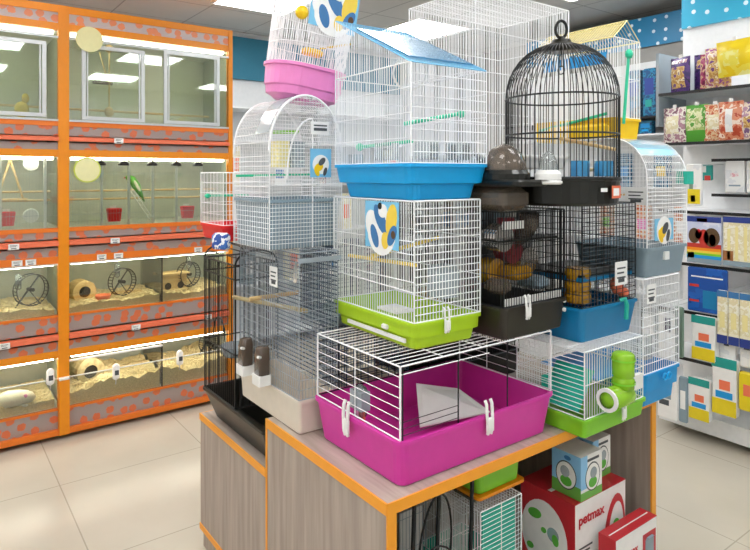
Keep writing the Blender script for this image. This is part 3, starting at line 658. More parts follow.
# G black cage --------------------------------------------------------
g = thing('bird_cage', 'black wire cage with a black tray on the lower counter at the left', 'cage', (-.005, .70, .572))
w, d = .20, .585
tub(g, w, d, .125, .045, 'black', .012, th=.005)
w0 = (.012, w-.012, .10, d-.012)
gx0, gx1, gy0, gy1 = .01, .19, .262, .575
q = MB()
for k, (o, U, lu) in enumerate((((gx0, gy0, .125), (1, 0, 0), gx1-gx0), ((gx0, gy1, .125), (1, 0, 0), gx1-gx0), ((gx0, gy0, .125), (0, 1, 0), gy1-gy0), ((gx1, gy0, .125), (0, 1, 0), gy1-gy0))):
    q = MB(); panel(q, o, U, (0, 0, 1), lu, .55, .019, 0, .0018, .0035)
    for z in (.33, .62): q.bar((o[0], o[1], z), (o[0]+U[0]*lu, o[1]+U[1]*lu, z), .003)
    q.build('wire_panel', 'black_wire', g)
q = MB()
for y in (gy0, gy1):
    q.tube([(gx0+.09+.09*math.cos(PI-PI*i/10)*1.0, y, .675+.055*math.sin(PI*i/10)) for i in range(11)], .004, 6)
for i in range(7):
    a1 = PI*i/6; q.bar((gx0+.09-.09*math.cos(a1), gy0, .675+.055*math.sin(a1)), (gx0+.09-.09*math.cos(a1), gy1, .675+.055*math.sin(a1)), .0022)
q.build('arched_roof', 'black_wire', g)
q = MB(); q.smooth = True; q.lathe([(.001, .0), (.045, .004), (.062, .045), (.058, .047), (.04, .012), (.001, .01)], n=20); q.build('dish', 'greyclear', g, (.07, .40, .285))
q = MB(); q.tube([(gx0, .42+.06*math.cos(i*PI/10), .36+.09*math.sin(i*PI/10)) for i in range(11)], .003, 6); q.build('door_hoop', 'black_wire', g)

# H mouse cage with clear domes --------------------------------------
h_ = thing('hamster_cage', 'black wire hamster cage with dark brown base and clear domes on top', 'cage', (.466, .02, 1.0855))
tub(h_, .322, .30, .10, .014, 'brownblack', .02)
wires(h_, .322, .30, .101, .396, .012, .012, 2, 'black_wire', .0012, .0024, roof=False)
clip(h_, .10, .0, .105, 0); MB().box(.02, .30, .016, .022, .103, .125).build('inner_rim', 'white', h_)
MB().rbox(.005, .137, .008, .292, .398, .475, .02).build('upper_chamber', 'smoke', h_); MB().rbox(-.012, .147, -.06, .31, .476, .497, .02).build('top_platform', 'black', h_); MB().rbox(.103, .165, -.10, -.02, .482, .496, .02).build('dome_plate', 'white', h_)
def dome(x, y, r, hh, m='clear', base='black'):
    q = MB(); q.smooth = True; q.lathe([(r*math.cos(i*PI/20), hh*math.sin(i*PI/20)) for i in range(10)]+[(.002, hh)], (x, y, .525), 24, 'z', False); dm = q.build('clear_dome', m, h_)
    q = MB(); q.lathe([(r+.01, .497), (r+.01, .515), (r, .527), (r-.006, .527), (r-.01, .5)], (x, y, 0), 24); q.build('dome_ring', base, dm)
dome(.068, .06, .07, .085, 'smoke'); dome(.136, -.058, .030, .06, 'clear', 'white'); dome(.07, .22, .06, .07, 'clear')
def tubep(pts, r, m, name='tube'):
    q = MB(); q.smooth = True; q.tube(pts, r, 14); return q.build(name, m, h_)
tubep([(.19, .06, .38), (.20, .07, .35), (.20, .09, .32), (.16, .12, .29)], .034, 'smoke'); tubep([(.12, .10, .37), (.12, .10, .25)], .03, 'trans_red')
for x, y, z, m in ((.07, .06, .31, 'smoke'), (.24, .10, .22, 'smoke'), (.1, .12, .19, 'yelclear'), (.16, .10, .26, 'trans_red')):
    q = MB(); q.lathe([(.045, 0), (.045, .05), (.035, .05), (.035, .005), (.01, .005)], (x, y, z), 20, 'y'); q.build('tunnel_ring', m, h_)
MB().box(.02, .30, .03, .27, .30, .306).build('floor_level', 'black', h_); MB().rbox(.10, .19, .04, .14, .17, .215, .012).build('hide_box', 'yelclear', h_); MB().rbox(.03, .09, .04, .12, .13, .18, .015).build('hide_box', 'smoke', h_); MB().rbox(.21, .28, .04, .14, .13, .17, .015).build('hide_box', 'greyblue', h_)
q = MB(); q.box(.03, .13, .03, .034, .34, .365); q.build('feeder', 'white', h_)
for z in (.03, .06): q = MB(); q.lathe([(.007, -.004), (.007, .004)], (.305, .008, z+.03), 12, 'y'); q.build('button', 'white', h_)

# L white cage with lime base ---------------------------------------
l_ = thing('hamster_cage', 'white wire hamster cage with leaf green base and lime tube on its front', 'cage', (.728, -.085, .7515))
tub(l_, .365, .30, .062, .012, 'lime2', .014)
wires(l_, .365, .30, .063, .278, .012, .0135, 1, 'white_wire', .0013, .0024, horiz=(2, 3), rnv=3)
q = MB(); q.smooth = True; q.lathe([(.034, 0), (.035, .03), (.031, .034), (.031, .038), (.035, .042), (.035, .108), (.032, .112), (.026, .116), (.001, .117)], (.155, -.035, .15), 24); q.build('lime_tube', 'limeclear', l_)
q = MB(); q.smooth = True; q.lathe([(.035, -.07), (.036, 0), (.035, .035), (.024, .04), (.001, .04)], (.145, -.03, .125), 24, 'x'); tb = q.build('tube_elbow', 'limeclear', l_)
q = MB(); q.lathe([(.026, -.0), (.038, -.0), (.038, .007), (.026, .007)], (.068, -.03, .125), 24, 'x', False); q.build('tube_ring', 'white', l_)
for z in (.165, .24):
    q = MB(); q.lathe([(.038, 0), (.038, .006)], (.155, -.035, z), 24, 'z', False); q.build('tube_collar', 'lime2', l_)
clip(l_, .20, -.0, .07, 0); q = MB(); q.box(.255, .315, -.012, .004, .11, .16); q.build('door_plate', 'white', l_)
q = MB(); q.lathe([(.028, -.008), (.028, .008), (.001, .009)], (-.0, .19, .075), 20, 'x'); q.build('side_cap', 'white', l_)
q = MB(); q.add([(.03, .05, .07), (.12, .05, .19), (.12, .2, .19), (.03, .2, .07), (.034, .05, .067), (.124, .05, .187), (.124, .2, .187), (.034, .2, .067)], [(0,1,2,3), (7,6,5,4), (0,4,5,1), (3,2,6,7), (1,5,6,2), (0,3,7,4)]); q.build('ramp', 'turq', l_)
MB().box(.12, .34, .03, .27, .16, .166).build('upper_floor', 'brightblue', l_)
MB().box(.04, .33, .20, .204, .07, .15).build('inner_panel', 'turq', l_)

# K teal based black cage on L --------------------------------------
k_ = thing('bird_cage', 'black wire cage with petrol blue base, standing on the white and green cage', 'cage', (.795, -.03, 1.031))
tub(k_, .345, .30, .118, .022, 'teal', .02, step=False)
wires(k_, .345, .30, .119, .465, .012, .0125, 7, 'black_wire', .0012, .0022, horiz=(0,))
MB().box(.02, .325, .02, .28, .205, .22).build('middle_tray', 'teal', k_); MB().box(.02, .325, .02, .28, .22, .228).build('tray_floor', 'black', k_)
q = MB(); q.tube([(.215, .0, .125), (.225, -.014, .132), (.23, -.017, .11), (.23, -.014, .06)], .008, 8); q.build('latch', 'turq', k_)
for z in (.13, .17, .21):
    q = MB(); q.lathe([(.04, 0), (.045, .02), (.04, .038)], (.055, .06, z), 18); q.build('amber_tube', 'yelclear', k_)
q = MB(); q.ell((.26, .04, .17), (.03, .02, .035)).ell((.285, .03, .14), (.02, .02, .02)); q.build('toy', 'salmon', k_)
price_tag((1.005, -.037, 1.253), .075, .082, 'white price tag hanging on the black cage with petrol blue base', (0, 0, 0), 'price tags hanging on the cages', 3)

# I black domed round bird cage -------------------------------------
i_ = thing('bird_cage', 'round black wire bird cage with a domed top and hanging ring', 'cage', (.808, .066, 1.4975))
r0 = .188
q = MB(); q.lathe([(r0-.012, 0), (r0-.004, .008), (r0+.002, .078), (r0+.006, .082), (r0+.006, .088), (r0-.006, .088), (r0-.012, .012)], n=40); q.build('tray', 'black', i_)
q = MB(); n = 64
for i in range(n):
    a1 = 2*PI*i/n; cc, ss = math.cos(a1), math.sin(a1)
    q.tube([(r0*cc, r0*ss, .085), (r0*cc, r0*ss, .36)]+[((.03+(r0-.03)*math.cos(t*PI/16))*cc, (.03+(r0-.03)*math.cos(t*PI/16))*ss, .36+.185*math.sin(t*PI/16)) for t in range(1, 9)], .0014, 4)
q.build('cage_bars', 'black_wire', i_)
for z in (.09, .235, .36):
    q = MB(); q.tube([(r0*math.cos(2*PI*i/40), r0*math.sin(2*PI*i/40), z) for i in range(40)], .003, 5, True); q.build('hoop', 'black_wire', i_)
q = MB(); q.smooth = True; q.lathe([(.068, .527), (.062, .541), (.045, .549), (.035, .553), (.031, .563), (.012, .566), (.010, .575)], n=24); q.build('crown_cap', 'black', i_)
q = MB(); q.tube([(0.0+.019*math.sin(2*PI*i/20)*.8, -.019*math.sin(2*PI*i/20)*.6, -.019*0+.600+.030*math.cos(2*PI*i/20)) for i in range(20)], .0052, 6, True); q.build('hanging_ring', 'black', i_)
q = MB(); q.bar((0, 0, .53), (0, 0, .47), .002); q.tube([(.0, .014*math.sin(2*PI*i/14), .46+.014*math.cos(2*PI*i/14)) for i in range(14)], .002, 5, True); q.build('inner_hook', 'black_wire', i_)
MB().bar((-.14, -.10, .215), (.10, -.14, .185), .006, 8).build('perch', 'twood', i_); MB().bar((-.05, -.12, .115), (.15, -.10, .12), .006, 8).build('perch', 'twood', i_)
MB().box(-.013, .013, -.002, 0, -.006, .006).build('sticker', 'tag', i_, (-.040, -.190, .052), (0, 0, -.2)); o = MB().box(-.025, .03, -.002, 0, -.02, .02).build('sticker', 'salmon', i_, (.018, -.194, .045), (0, 0, .09)); MB().box(-.018, .018, -.003, -.002, -.012, .012).build('sticker_print', 'tag', o)
for x, y in ((-.08, -.13), (.02, -.15)):
    q = MB(); q.loops([[(xx+x, yy+y, z) for xx, yy in MB.rr(-.03, .03, -.02, .02, .01)] for z in (.095, .145)], True, False); q.build('feeder_cup', 'blueclear', i_)

# N white cage with blue base ---------------------------------------
n_ = thing('bird_cage', 'white wire cage with bright blue base at the right end of the counter', 'cage', (1.112, -.062, .7515))
tub(n_, .265, .30, .125, .022, 'brightblue', .02, step=True)
wires(n_, .265, .30, .126, .468, .008, .0145, 9, 'white_wire', .0013, .0022, rnv=3)
q = MB(); q.tube([(.13+.012*math.cos(t/8*2*PI), -.006, .10+.012*math.sin(t/8*2*PI)) for t in range(8)], .004, 6, True); q.tube([(.16+.012*math.cos(t/8*2*PI), -.006, .10+.012*math.sin(t/8*2*PI)) for t in range(8)], .004, 6, True); q.build('latch', 'sky', n_)
q = MB(); q.loops([[(xx, yy, z) for xx, yy in MB.rr(.04, .10, .02, .08, .01)] for z in (.17, .25)], True, False); q.build('feeder_cup', 'clear', n_)
price_tag((1.165, -.058, 1.165), .062, .07, 'white price tag hanging on the white cage with bright blue base', (0, 0, 0), 'price tags hanging on the cages', 3)

# M curved front white cage on N ------------------------------------
m_ = thing('bird_cage', 'white wire cage with curved top and grey base, on the blue based white cage', 'cage', (1.14, -.06, 1.2205))
w, d = .30, .32
tub(m_, w, d, .11, .018, 'greyblue', .02)
q = MB(); zb, zt = .11, .515; rc = .15
prof = [(.008, zb)]+[(.008, zt-rc)]+[(.008+rc-rc*math.cos(t*PI/16), zt-rc+rc*math.sin(t*PI/16)) for t in range(1, 9)]+[(d-.008, zt), (d-.008, zb)]
def ptop(y): return zt if y > .008+rc else zt-rc+math.sqrt(max(0, rc*rc-(.008+rc-y)**2))
for x in (.008, w-.008):
    q = MB(); q.tube([(x, y, z) for y, z in prof], .003, 5)
    for i in range(1, 22):
        y = .008+(d-.016)*i/22; q.bar((x, y, zb), (x, y, ptop(y)), .001)
    z = zb+.02
    while z < zt-.01:
        ys = .008 if z < zt-rc else .008+rc-math.sqrt(max(0, rc*rc-(z-zt+rc)**2)); q.bar((x, ys, z), (x, d-.008, z), .001); z += .016
    q.build('wire_panel', 'white_wire', m_)
q = MB()
for i in range(1, 21): q.tube([(.008+(w-.016)*i/21, y, z) for y, z in prof], .001, 4)
z = zb+.015
while z < zt-rc: q.bar((.008, .008, z), (w-.008, .008, z), .0011); q.bar((.008, d-.008, z), (w-.008, d-.008, z), .0011); z += .0145
for t_ in range(0, 9): y, z = .008+rc-rc*math.cos(t_*PI/16), zt-rc+rc*math.sin(t_*PI/16); q.bar((.008, y, z), (w-.008, y, z), .0014)
q.build('curved_front', 'white_wire', m_)
q = MB(); A = [(.01, y, z+.003) for y, z in prof[4:-1]]; B = [(w-.01, y, z+.003) for y, z in prof[4:-1]]; q.loops([A, B], closed=False); q.build('roof_board', 'greyclear', m_)
bird_card(m_, (.11, .0, .135), (0, 0, 0), .13, .08, 1)
MB().bar((.02, .16, .3), (.28, .16, .3), .005, 8).build('perch', 'twood', m_)
MB().box(.12, .15, .0, .012, .06, .09).build('front_latch', 'white', m_)
q = MB(); q.loops([[(x, y, z) for x, y in MB.rr(.27, .32, -.01, .04, .01)] for z in (.34, .39)], True, True); q.build('feeder_cup', 'turq', m_)


price_tag((1.146, -.01, 1.520), .085, .062, 'white card hanging on the side of the curved top white cage', (0, 0, -PI/2), 'price tags hanging on the cages', 3)
# Q hidden dark stack behind H/K, O on top --------------------------
q_ = thing('bird_cage', 'black wire cage with blue shelf, behind the hamster cage with domes', 'cage', (.50, .49, .7515))
tub(q_, .61, .26, .10, .012, 'black', .02); wires(q_, .61, .26, .101, .44, .008, .014, 9, 'black_wire', .0016, .002, rnv=2)
q2 = thing('bird_cage', 'second black wire cage stacked behind, holding up the tall white cage', 'cage', (.50, .47, 1.194))
tub(q2, .61, .26, .08, .012, 'brownblack', .02); wires(q2, .61, .26, .081, .424, .008, .014, 9, 'black_wire', .0016, .002, rnv=2)
for cg, zs in ((q_, (.20, .32)), (q2, (.18, .30))):
    for zz in zs: MB().box(.02, .59, .02, .24, zz, zz+.008).build('floor_level', 'black', cg)
    for kx, (x, mm) in enumerate(((.06, 'brownblack'), (.18, 'yelclear'), (.30, 'brightblue'), (.42, 'trans_red'), (.52, 'greyblue'))):
        MB().rbox(x-.04, x+.04, .06, .16, zs[kx % 2]+.009, zs[kx % 2]+.07, .012).build('hide_box', mm, cg)
o_ = thing('bird_cage', 'tall plain white wire cage, topmost in the middle, reaching out of the photo top', 'cage', (.615, .285, 1.6205))
w, d = .55, .38
tub(o_, w, d, .05, .012, 'white', .02); wires(o_, w, d, .051, .645, .006, .0145, 3, 'white_wire', .0014, .0026, rsp=.018, rnv=5)

# J yellow cage ------------------------------------------------------
j_ = thing('bird_cage', 'white wire cage with yellow base and pale yellow gabled roof, behind the round black cage', 'cage', (1.20, .11, 1.737))
w, d = .20, .40
tub(j_, w, d, .085, .012, 'yellow', .012); wires(j_, w, d, .086, .40, .008, .012, 1, 'white_wire', .0013, .002, roof=False)
q = MB(); ze, zr = .40, .475
for i in range(29):
    y = .008+(d-.016)*i/28; q.bar((.008, y, ze), (w/2, y, zr), .0011).bar((w-.008, y, ze), (w/2, y, zr), .0011)
q.bar((w/2, .008, zr), (w/2, d-.008, zr), .0025)
for x in (.008, w-.008): q.bar((x, .008, ze), (x, d-.008, ze), .003)
for y in (.008, d-.008): q.bar((.008, y, ze), (w/2, y, zr), .0025).bar((w-.008, y, ze), (w/2, y, zr), .0025)
q.build('gable_roof', 'yellow_wire', j_)
q = MB(); q.add([(.012, .02, ze+.004), (.012, d-.02, ze+.004), (w/2, d-.02, zr-.004), (w/2, .02, zr-.004), (.014, .02, ze), (.014, d-.02, ze), (w/2, d-.02, zr-.008), (w/2, .02, zr-.008)], [(0,1,2,3), (7,6,5,4), (0,4,5,1), (3,2,6,7)]); M['paleclear'] = glass('clear_pale_yellow_plastic', '#ead98c', 1, op=.35); q.build('roof_board', 'paleclear', j_)
q = MB(); q.tube([(.05, -.008, .06), (.075, -.014, .33)], .006, 8).ell((.075, -.016, .335), (.018, .014, .02)); q.build('perch', 'green_stick', j_)
MB().box(.004, .007, .04, .34, .30, .345).build('blue_strip', 'brightblue', j_)
q = MB(); q.bar((-.005, .03, .10), (.0, .36, .05), .006, 8); q.build('side_perch', 'green_stick', j_)
MB().rbox(-.03, .006, .02, .30, .0, .06, .01).build('side_tray', 'yellow', j_)

# ------------------------------------------------------------------ things on the lower shelf
def text(t, s, size, loc, rot, m, name='lettering', ext=.0006):
    c = bpy.data.curves.new(name, 'FONT'); c.body = s; c.size = size; c.extrude = ext; c.align_x = 'LEFT'; c.offset = size*.02
    o = bpy.data.objects.new(name, c); COL.objects.link(o); dg = bpy.context.evaluated_depsgraph_get()
    me = bpy.data.meshes.new_from_object(o.evaluated_get(dg)); bpy.data.objects.remove(o)
    me.materials.clear(); me.materials.append(M[m]); n = bpy.data.objects.new(name, me); COL.objects.link(n); n.parent = t; n.location = loc; n.rotation_euler = rot; return n
def ellip(t, name, m, c, ru, rv, face, d, n=28, a=0):
    """flat printed ellipse on a box face: face 'f' (-y) or 'l' (-x)"""
    q = MB(); P = []
    for i in range(n):
        s = 2*PI*i/n; u = ru*math.cos(s)*math.cos(a)-rv*math.sin(s)*math.sin(a); v = ru*math.cos(s)*math.sin(a)+rv*math.sin(s)*math.cos(a); P.append((c[0]+u, c[1]+v))
    if face == 'f': L = [[(u, 0, v) for u, v in P], [(u, -d, v) for u, v in P]]
    else: L = [[(0, u, v) for u, v in P], [(-d, u, v) for u, v in P]]
    q.loops(L, False, True); return q.build(name, m, t)
M['boxwhite'] = mat('white_card', '#f1efec', .35); M['boxred'] = mat('red_card', '#c22731', .35); M['pgreen'] = mat('printed_green', '#5bb53c', .4); M['pbrown'] = mat('printed_brown', '#a0683a', .5)
def pet_box(loc, w, d, h, label, rz=0):
    t = thing('cardboard_box', label, 'box', loc, rz)
    MB().box(.001, w-.001, .001, d-.001, 0, h-.001).build('carton', 'boxwhite', t)
    MB().box(-.0005, .001, 0, d, .0, h).build('side_print', 'boxred', t); MB().box(0, w, 0, d, h-.001, h+.0005).build('top_print', 'boxred', t)
    MB().box(.01, w-.01, d*.45, d*.52, h+.0005, h+.001).build('top_stripe', 'boxwhite', t); MB().box(.0, .008, 0, .0, h, h).build('seam', 'boxwhite', t) if 0 else None
    return t
pb = pet_box((.835, .03, .101), .31, .235, .363, 'large red and white cardboard box lettered petmax on the lower shelf')
w, h = .31, .363
ellip(pb, 'round_picture', 'boxwhite', (.13, .20), .10, .125, 'l', .0012); ellip(pb, 'round_picture', 'boxwhite', (.13, .20), .092, .117, 'l', .0016)
for cy, cz, a1, b1 in ((.17, .265, .03, .018), (.08, .205, .014, .02), (.10, .12, .02, .016), (.13, .22, .012, .010), (.19, .14, .016, .012)): ellip(pb, 'printed_part', 'pgreen', (cy, cz), a1, b1, 'l', .0022, a=-.2)
ellip(pb, 'printed_part', 'greyclear', (.09, .22), .025, .025, 'l', .002)
text(pb, 'petmax', .050, (.02, -.0008, .285), (PI/2, 0, 0), 'boxred'); text(pb, 'petmax', .058, (-.0012, .22, .02), (PI/2, 0, -PI/2), 'boxwhite')
ellip(pb, 'red_swoosh', 'boxred', (.235, .16), .068, .17, 'f', .0008, a=-.12)
ellip(pb, 'cage_picture', 'boxwhite', (.245, .19), .046, .11, 'f', .0014, a=-.1); ellip(pb, 'printed_part', 'pgreen', (.245, .22), .02, .02, 'f', .002, a=.5); ellip(pb, 'printed_part', 'turq', (.262, .17), .014, .03, 'f', .002)
for x in (.07, .095): ellip(pb, 'printed_hamster', 'pbrown', (x, .13), .02, .03, 'f', .0012, a=-.4)
MB().box(.02, .1, -.0008, 0, .2, .206).box(.02, .085, -.0008, 0, .186, .192).build('small_print', 'ink', pb)
pb2 = pet_box((.936, -.06, .0), .265, .066, .35, 'smaller red and white box standing in front of the large petmax box')
q = MB(); q.box(.17, .255, -.0008, 0, .2, .31); q.build('red_panel', 'boxred', pb2); MB().rbox(.185, .24, -.0018, -.0008, .22, .295, .01).build('device_picture', 'greyblue', pb2)
text(pb2, 'petmax', .035, (.03, -.0008, .27), (PI/2, 0, 0), 'boxred'); MB().box(.03, .13, -.0008, 0, .24, .246).box(.03, .11, -.0008, 0, .226, .232).build('small_print', 'ink', pb2)
M['ballblue'] = mat('sky_gradient_card', '#8cc3ea', .35); M['ballgreen'] = mat('grass_green_card', '#6bb04a', .35)
def ball_box(loc, w, d, h, label, rz=0):
    t = thing('cardboard_box', label, 'box', loc, rz, 'small exercise ball boxes on the petmax carton')
    MB().box(0, w, 0, d, 0, h).build('carton', 'boxwhite', t)
    MB().box(-.0006, 0, 0, d, h*.3, h).build('side_print', 'ballblue', t); MB().box(-.0006, 0, 0, d, 0, h*.3).build('side_print', 'ballgreen', t)
    MB().box(0, w*.3, -.0006, 0, h*.25, h).build('front_print', 'ballblue', t); MB().box(0, w, -.0006, 0, 0, h*.18).build('front_print', 'ballgreen', t)
    for f, c in (('l', d*.5), ('f', w*.55)):
        ellip(t, 'ring_print', 'ink', (c, h*.47), d*.36, h*.33, f, .0008); ellip(t, 'ball_picture', 'boxwhite', (c, h*.47), d*.33, h*.30, f, .0012); ellip(t, 'ball_picture', 'pgreen', (c, h*.34), d*.2, h*.12, f, .0016); ellip(t, 'ball_picture', 'greyclear', (c+.004, h*.55), d*.16, h*.13, f, .0018)
    ellip(t, 'emblem', 'bird_blue', (d*.45, h*.88), .014, .008, 'l', .0012); MB().box(w*.3, w*.85, -.0008, 0, h*.84, h*.9).build('small_print', 'ink', t)
ball_box((.868, .03, .4655), .125, .12, .152, 'front small blue and green exercise ball box, on the red carton')
ball_box((1.03, .09, .4655), .11, .10, .145, 'rear small blue and white exercise ball box, right end of the red carton')
s1 = thing('hamster_cage', 'small white wire cage with turquoise panels on the lower shelf', 'cage', (.405, .06, .101), .0)
tub(s1, .205, .21, .08, .012, 'turq', .014); wires(s1, .205, .21, .081, .462, .008, .0125, 1, 'white_wire', .0012, .0022, horiz=(0,), rnv=1)
MB().box(.03, .18, .02, .025, .24, .45).build('inner_panel', 'turq', s1); MB().box(.03, .13, .06, .17, .464, .470).build('roof_hatch', 'clear', s1); MB().rbox(.1, .17, .03, .09, .1, .14, .01).build('dish', 'beige', s1)
s2 = thing('tray', 'leaf green cage tray lying on the small turquoise cage under the counter', 'tray', (.430, .09, .5905)); tub(s2, .215, .19, .095, .012, 'lime2', .02)
s2b = thing('cage_tray', 'orange tray under the leaf green tray on the lower shelf', 'tray', (.43, .09, .5755)); tub(s2b, .22, .195, .0145, .004, 'orange', .01)
s6 = thing('hamster_cage', 'turquoise based cage standing behind the small white one on the lower shelf', 'cage', (.56, .29, .101)); tub(s6, .24, .25, .09, .012, 'turq', .014); wires(s6, .24, .25, .091, .30, .008, .014, 2, 'white_wire', .0011, .002)
s3 = thing('wire_stand', 'tangle of thick black wire stands in the left of the lower shelf', 'wire stand', (.08, .06, .101)); q = MB()
for x, y, s in ((.02, .0, 1), (.15, .04, .95), (.25, .0, 1)):
    q.tube([(x, y, 0), (x+.03, y, .3*s), (x+.06, y+.02, .58*s)], .007, 6)
q.tube([(.02, 0, .005), (.15, .04, .005), (.25, 0, .005), (.25, .2, .005), (.05, .2, .005)], .005, 6, True); q.build('black_frame', 'black_wire', s3)
q = MB(); q.tube([(.16+.11*math.cos(2*PI*i/28), .02+.05*math.cos(2*PI*i/28), .40+.16*math.sin(2*PI*i/28)) for i in range(28)], .0035, 6, True)
q.tube([(.14+.10*math.cos(2*PI*i/28), .0, .28+.15*math.sin(2*PI*i/28)) for i in range(28)], .003, 6, True); q.build('black_hoop', 'black_wire', s3)
s4 = thing('hamster_cage', 'grey blue wire cage deep behind the black wire stands under the counter', 'cage', (.15, .38, .101)); tub(s4, .33, .27, .09, .012, 'beige', .014); wires(s4, .33, .27, .091, .42, .008, .015, 2, 'grey_wire', .001, .002)
MB().box(.02, .08, .012, .05, .1, .40).build('yellow_post', 'yellow2', s4); MB().box(.10, .19, .012, .02, .16, .41).build('inner_panel', 'turq', s4); MB().box(.21, .31, .012, .02, .12, .33).build('white_panel', 'white', s4)
tag(MB().lathe([(.001, .0), (.05, .0), (.055, .02), (.045, .022), (.001, .01)], (0, 0, 0), 20).build('red_dish', 'red', None, (.072, .12, .1012)), 'red dish on the lower shelf beside the counter left panel', 'dish')

# ------------------------------------------------------------------ product shelving on the right
g1 = thing('shelf_unit', 'white product shelving with hanging pet food at the right edge', 'shelving', (3.1, 0, 0)); y0, y1 = -1.2, .80
MB().box(0, .03, y0, y1, .05, 2.49).build('back_panel', 'white_shelf', g1)
MB().box(-.02, .03, y0, y1, 2.56, 2.88).build('header_board', 'hdr_near', g1); MB().box(0, .03, y0, y1, 2.49, 2.56).build('header_bracket', 'white_shelf', g1)
MB().box(-.30, 0, y0, y1, .05, .15).build('base_shelf', 'white_shelf', g1)
MB().box(-.34, 0, y1-.02, y1, 1.9, 2.36).build('end_panel', 'greyclear', g1)
for i, (z, dp) in enumerate(((2.10, .34), (1.79, .34), (1.69, .12), (1.475, .12), (1.375, .34), (1.06, .34), (.77, .34), (.485, .34))):
    MB().box(-dp, 0, y0, y1-.02 if dp > .2 else .56, z-.009, z+.002).build('shelf', 'white_shelf', g1)
    MB().box(-dp-.008, -dp, y0, y1-.02 if dp > .2 else .56, z-.014, z+.004).build('shelf_edge', 'shelf_black', g1)
for y in (.27,): MB().box(-.25, -.21, y-.02, y+.02, 0, .05).build('foot', 'black', g1)
MB().box(.0, .03, y0, y1, 0, .05).build('foot_rail', 'white_shelf', g1)
g2 = thing('shelf_unit', 'farther white shelving under the spotted blue banner', 'shelving', (3.72, 0, 0))
MB().box(0, .03, .80, 2.6, 0, 2.5).build('back_panel', 'white_shelf', g2); MB().box(-.02, .02, .85, 2.6, 2.62, 2.86).build('header_board', 'hdr_far', g2)
MB().box(0, .03, .8, 2.6, 2.5, 2.62).build('header_bracket', 'wallgrey', g2); MB().box(-.35, 0, .82, 2.6, .0, .14).build('base_shelf', 'white_shelf', g2)
for z in (2.03, 1.9, 1.5, 1.1, .7): MB().box(-.35, 0, .82, 2.6, z-.012, z).build('shelf', 'shelf_black' if z == 2.03 else 'white_shelf', g2)

PR = {
 'goldmix': ['#6d3f86', '#d8b872', '#b98a4a', '#e9dcb8', '#4e2a6e'], 'purple': ['#3b2a6c', '#55307e', '#2a2150', '#7b4a9a'], 'purplegold': ['#8d4a94', '#d0a06c', '#e8d7c0', '#a04c86', '#b98652'],
 'yellow': ['#f2d414', '#f6e24c', '#f4ef9c', '#e8c800'], 'w1': ['#b88a9a', '#efe8e0', '#7c4a60', '#d8c4b8'], 'green': ['#5aa23a', '#e2e6b8', '#a8c070', '#d8d0a0'],
 'orange': ['#c8603a', '#e8c8a0', '#d8845a', '#f0e4d0', '#b04830'], 'cream': ['#f0ead0', '#e6dcb4', '#f6f2e0', '#d8cfa8'], 'dogs': ['#cdd4ec', '#dfe2f2', '#e8eaf6'],
 'white': ['#f0f0ee', '#e2e4e6', '#f4f2f0'], 'blue': ['#1650a4', '#1a5fb8', '#0f4490'], 'bluet': ['#0f4a78', '#1c7aa0', '#123a60', '#3aa0b8']}
PM = {k: patchy('print_'+k, v, 26 if k not in ('blue', 'yellow', 'dogs', 'white') else 8) for k, v in PR.items()}
for k, m in PM.items(): M['pr_'+k] = m
M['pk_teal'] = mat('teal_header_card', '#1f9d94', .4); M['pk_yel'] = mat('yellow_card', '#e9d21e', .4); M['pk_dkblue'] = mat('navy_card', '#2a3f8c', .4)
def pillow(t, w, h, d, m, crimp=.014, name='bag', loc=(0, 0, 0)):
    """filled bag: faces bulge towards -x and +x, crimped seam top and bottom; y = width"""
    q = MB(); q.smooth = True; n, k = 12, 12
    def pt(i, j, s):
        u = i/n; v = j/k; b = (math.sin(PI*u)**.5)*(math.sin(PI*min(1, max(0, (v*h-crimp)/(h-2*crimp))))**.6 if crimp < v*h < h-crimp else 0)
        wr = .0025*math.sin(u*23+v*17)*b
        return (s*(d/2*b+.0008+abs(wr)), w*(u-.5)*(1-.04*b), v*h)
    for s in (-1, 1): q.loops([[pt(i, j, s) for i in range(n+1)] for j in range(k+1)], closed=False)
    e1 = [pt(i, 0, -1) for i in range(n+1)]; e2 = [pt(i, 0, 1) for i in range(n+1)]; q.loops([e1, e2], closed=False)
    e1 = [pt(i, k, -1) for i in range(n+1)]; e2 = [pt(i, k, 1) for i in range(n+1)]; q.loops([e1, e2], closed=False)
    for i0 in (0, n):
        e1 = [pt(i0, j, -1) for j in range(k+1)]; e2 = [pt(i0, j, 1) for j in range(k+1)]; q.loops([e1, e2], closed=False)
    o = q.build(name, m, t, loc)
    def patch(u0, u1, v0, v1, m, nm='print', off=.0012):
        q = MB(); q.smooth = True; L = []
        for j in range(9):
            v = (v0+(v1-v0)*j/8)*k; row = []
            for i in range(9):
                u = (u0+(u1-u0)*i/8)*n; a = pt(u, v, -1); row.append((a[0]-off, a[1], a[2]))
            L.append(row)
        q.loops(L, closed=False); return q.build(nm, m, t, loc)
    return patch
def bag(name, x, yc, z, w, h, d, m, label, cat, group=None, patches=(), rz=0, tilt=0):
    w *= 1.22; d *= 1.3; t = thing(name, label, cat, (x, yc, z), group=group, rot=(0, tilt, rz)); p = pillow(t, w, h, d, m, name='bag_body')
    for a in patches: p(*a)
    MB().box(-.002, .002, -.012, .012, h-.012, h+.018).build('hang_tab', 'white', t) if 'seed' not in name else None
    return t
G1 = 'treat bags on the top shelf at the right'; G2 = 'treat bags on the second shelf at the right'
bag('treat_bag', 2.80, .665, 2.104, .115, .215, .05, 'pr_purple', 'purple bag with a golden window at the left end of the top shelf', 'bag', G1, [(.15, .85, .12, .72, 'pr_goldmix', 'window'), (.1, .9, .82, .95, 'pr_w1', 'label_band', .002)], -.25)
